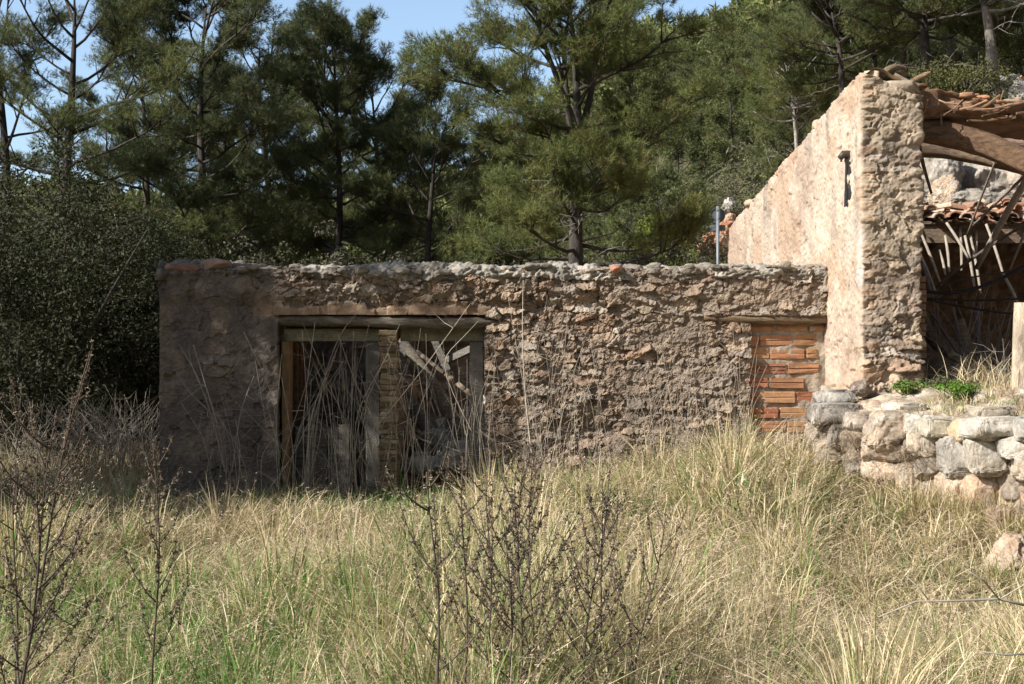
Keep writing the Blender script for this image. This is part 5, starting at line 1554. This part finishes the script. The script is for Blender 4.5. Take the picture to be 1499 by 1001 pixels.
def plant(label, px, py, Y, R_, H, seed, cols):
    g = rng(seed); q = P(px, py, Y); q[2] = float(zterr(q[0], q[1])) if q[0] > 2.8 and Y > 9 else float(gh(q[0], q[1]))
    r = thing('green_plant', label, 'plant', q, 'green plants on the terrace')
    mb = MB(); n = 26
    C = g.normal(0, .4, (n, 3)) * np.array([R_, R_, .3 * H]) + np.array([0, 0, H * .5])
    mb.add(*leafy(g, C, np.full(n, R_ * .35), 34, .016, cols)); put(mb, 'foliage', M['leaf'], r)
    st = MB()
    for c in C: st.tube([(0, 0, 0), c * .5 + g.normal(0, .01, 3), c], .004, 4, (.2, .22, .08))
    put(st, 'stems', M['twig'], r)
GR = [(.12, .20, .045), (.09, .16, .04), (.16, .22, .06)]
plant('leafy green plant at the right foot of the stone pillar', 1328, 588, 12.0, .16, .2, 1, GR)
plant('bright green spreading plant near the terrace edge', 1410, 602, 11.4, .18, .16, 2, [(.10, .21, .03), (.13, .24, .04), (.08, .16, .03)])
plant('dull green plant behind the bright one on the terrace', 1388, 585, 12.0, .2, .14, 3, [(.14, .15, .07), (.12, .14, .05)])
plant('small yellow green cushion plant on the terrace edge at the right', 1483, 611, 10.2, .08, .06, 4, [(.2, .24, .05), (.16, .2, .05)])

def tussock(label, px, py, Y, seed, n, L_, droop, cols, group=None):
    g = rng(seed); q = P(px, py, Y); mb = MB()
    b = q + g.normal(0, .05, (n, 3)) * np.array([1.6, .6, .6])
    V, F, C, _ = blades(g, b, g.uniform(.5, 1, n) * L_, g.uniform(1.0, droop, n), np.full(n, .0035), np.array(cols)[g.integers(0, len(cols), n)] * g.uniform(.7, 1.2, (n, 1)), g.vonmises(-1.6, .6, n)); mb.add(V, F, C)
    tag(mb.build('grass_tussock', M['grass'], origin=q), label, 'grass tussock', group)
DRY = [(.30, .23, .15), (.22, .165, .11), (.36, .28, .18)]
tussock('brown dead grass tussock hanging from the left end of the terrace wall', 1243, 620, 11.75, 1, 420, .32, 3.2, DRY, 'dead tussocks on the terrace wall')
tussock('dead grass tussock lower down between the tan blocks', 1258, 650, 11.5, 2, 300, .3, 3.0, DRY, 'dead tussocks on the terrace wall')
tussock('dry tussock under the tan blocks in the middle of the terrace wall', 1345, 672, 10.8, 3, 380, .3, 2.6, DRY, 'dead tussocks on the terrace wall')

# ------------------------------------------------------------------ light, sky, camera
d = Vector((math.cos(SUN_EL) * math.cos(SUN_AZ), math.cos(SUN_EL) * math.sin(SUN_AZ), -math.sin(SUN_EL)))
sun = bpy.data.lights.new('sun', 'SUN'); sun.energy = 5.0; sun.angle = math.radians(.5); sun.color = (1.0, .965, .90)
so = bpy.data.objects.new('sun', sun); COL.objects.link(so); so.rotation_euler = d.to_track_quat('-Z', 'Y').to_euler(); so.location = (-20, -10, 30)
w = bpy.data.worlds.new('World'); SC.world = w; w.use_nodes = True
nt = w.node_tree; bg = nt.nodes['Background']
sky = nt.nodes.new('ShaderNodeTexSky'); sky.sky_type = 'NISHITA'; sky.sun_disc = False
sky.sun_elevation = SUN_EL; sky.sun_rotation = math.atan2(-d.x, -d.y)
sky.air_density = 1.0; sky.dust_density = 2.0; sky.ozone_density = 1.2
# the air is milky near the skyline and deeper overhead
tcw = nt.nodes.new('ShaderNodeTexCoord'); sx = nt.nodes.new('ShaderNodeSeparateXYZ'); rw = nt.nodes.new('ShaderNodeValToRGB'); mw = nt.nodes.new('ShaderNodeMixRGB')
nt.links.new(tcw.outputs['Generated'], sx.inputs[0]); nt.links.new(sx.outputs[2], rw.inputs[0])
mw.blend_type = 'MULTIPLY'; mw.inputs[0].default_value = 1
ee = rw.color_ramp.elements; ee[0].position = .0; ee[0].color = (1.55, 1.75, 2.05, 1); ee[1].position = .55; ee[1].color = (.62, .62, .62, 1)
e3 = ee.new(.33); e3.color = (1.95, 1.9, 1.8, 1)
nt.links.new(sky.outputs[0], mw.inputs[1]); nt.links.new(rw.outputs[0], mw.inputs[2]); nt.links.new(mw.outputs[0], bg.inputs[0]); bg.inputs[1].default_value = .095
cam = bpy.data.cameras.new('camera'); cam.lens = 36 * FPX / 1499; cam.sensor_width = 36; cam.clip_start = .05; cam.clip_end = 2000
co = bpy.data.objects.new('camera', cam); COL.objects.link(co); co.location = (0, 0, EYE)
co.rotation_euler = (math.radians(90) + math.atan(9.5 / FPX), 0, 0)
SC.camera = co
vs = SC.view_settings; SC.display_settings.display_device = 'sRGB'
vs.view_transform = 'Standard'; vs.look = 'None'; vs.exposure = .45; vs.gamma = 1
SC.cycles.max_bounces = 4; SC.cycles.diffuse_bounces = 2; SC.cycles.transmission_bounces = 3; SC.cycles.transparent_max_bounces = 4
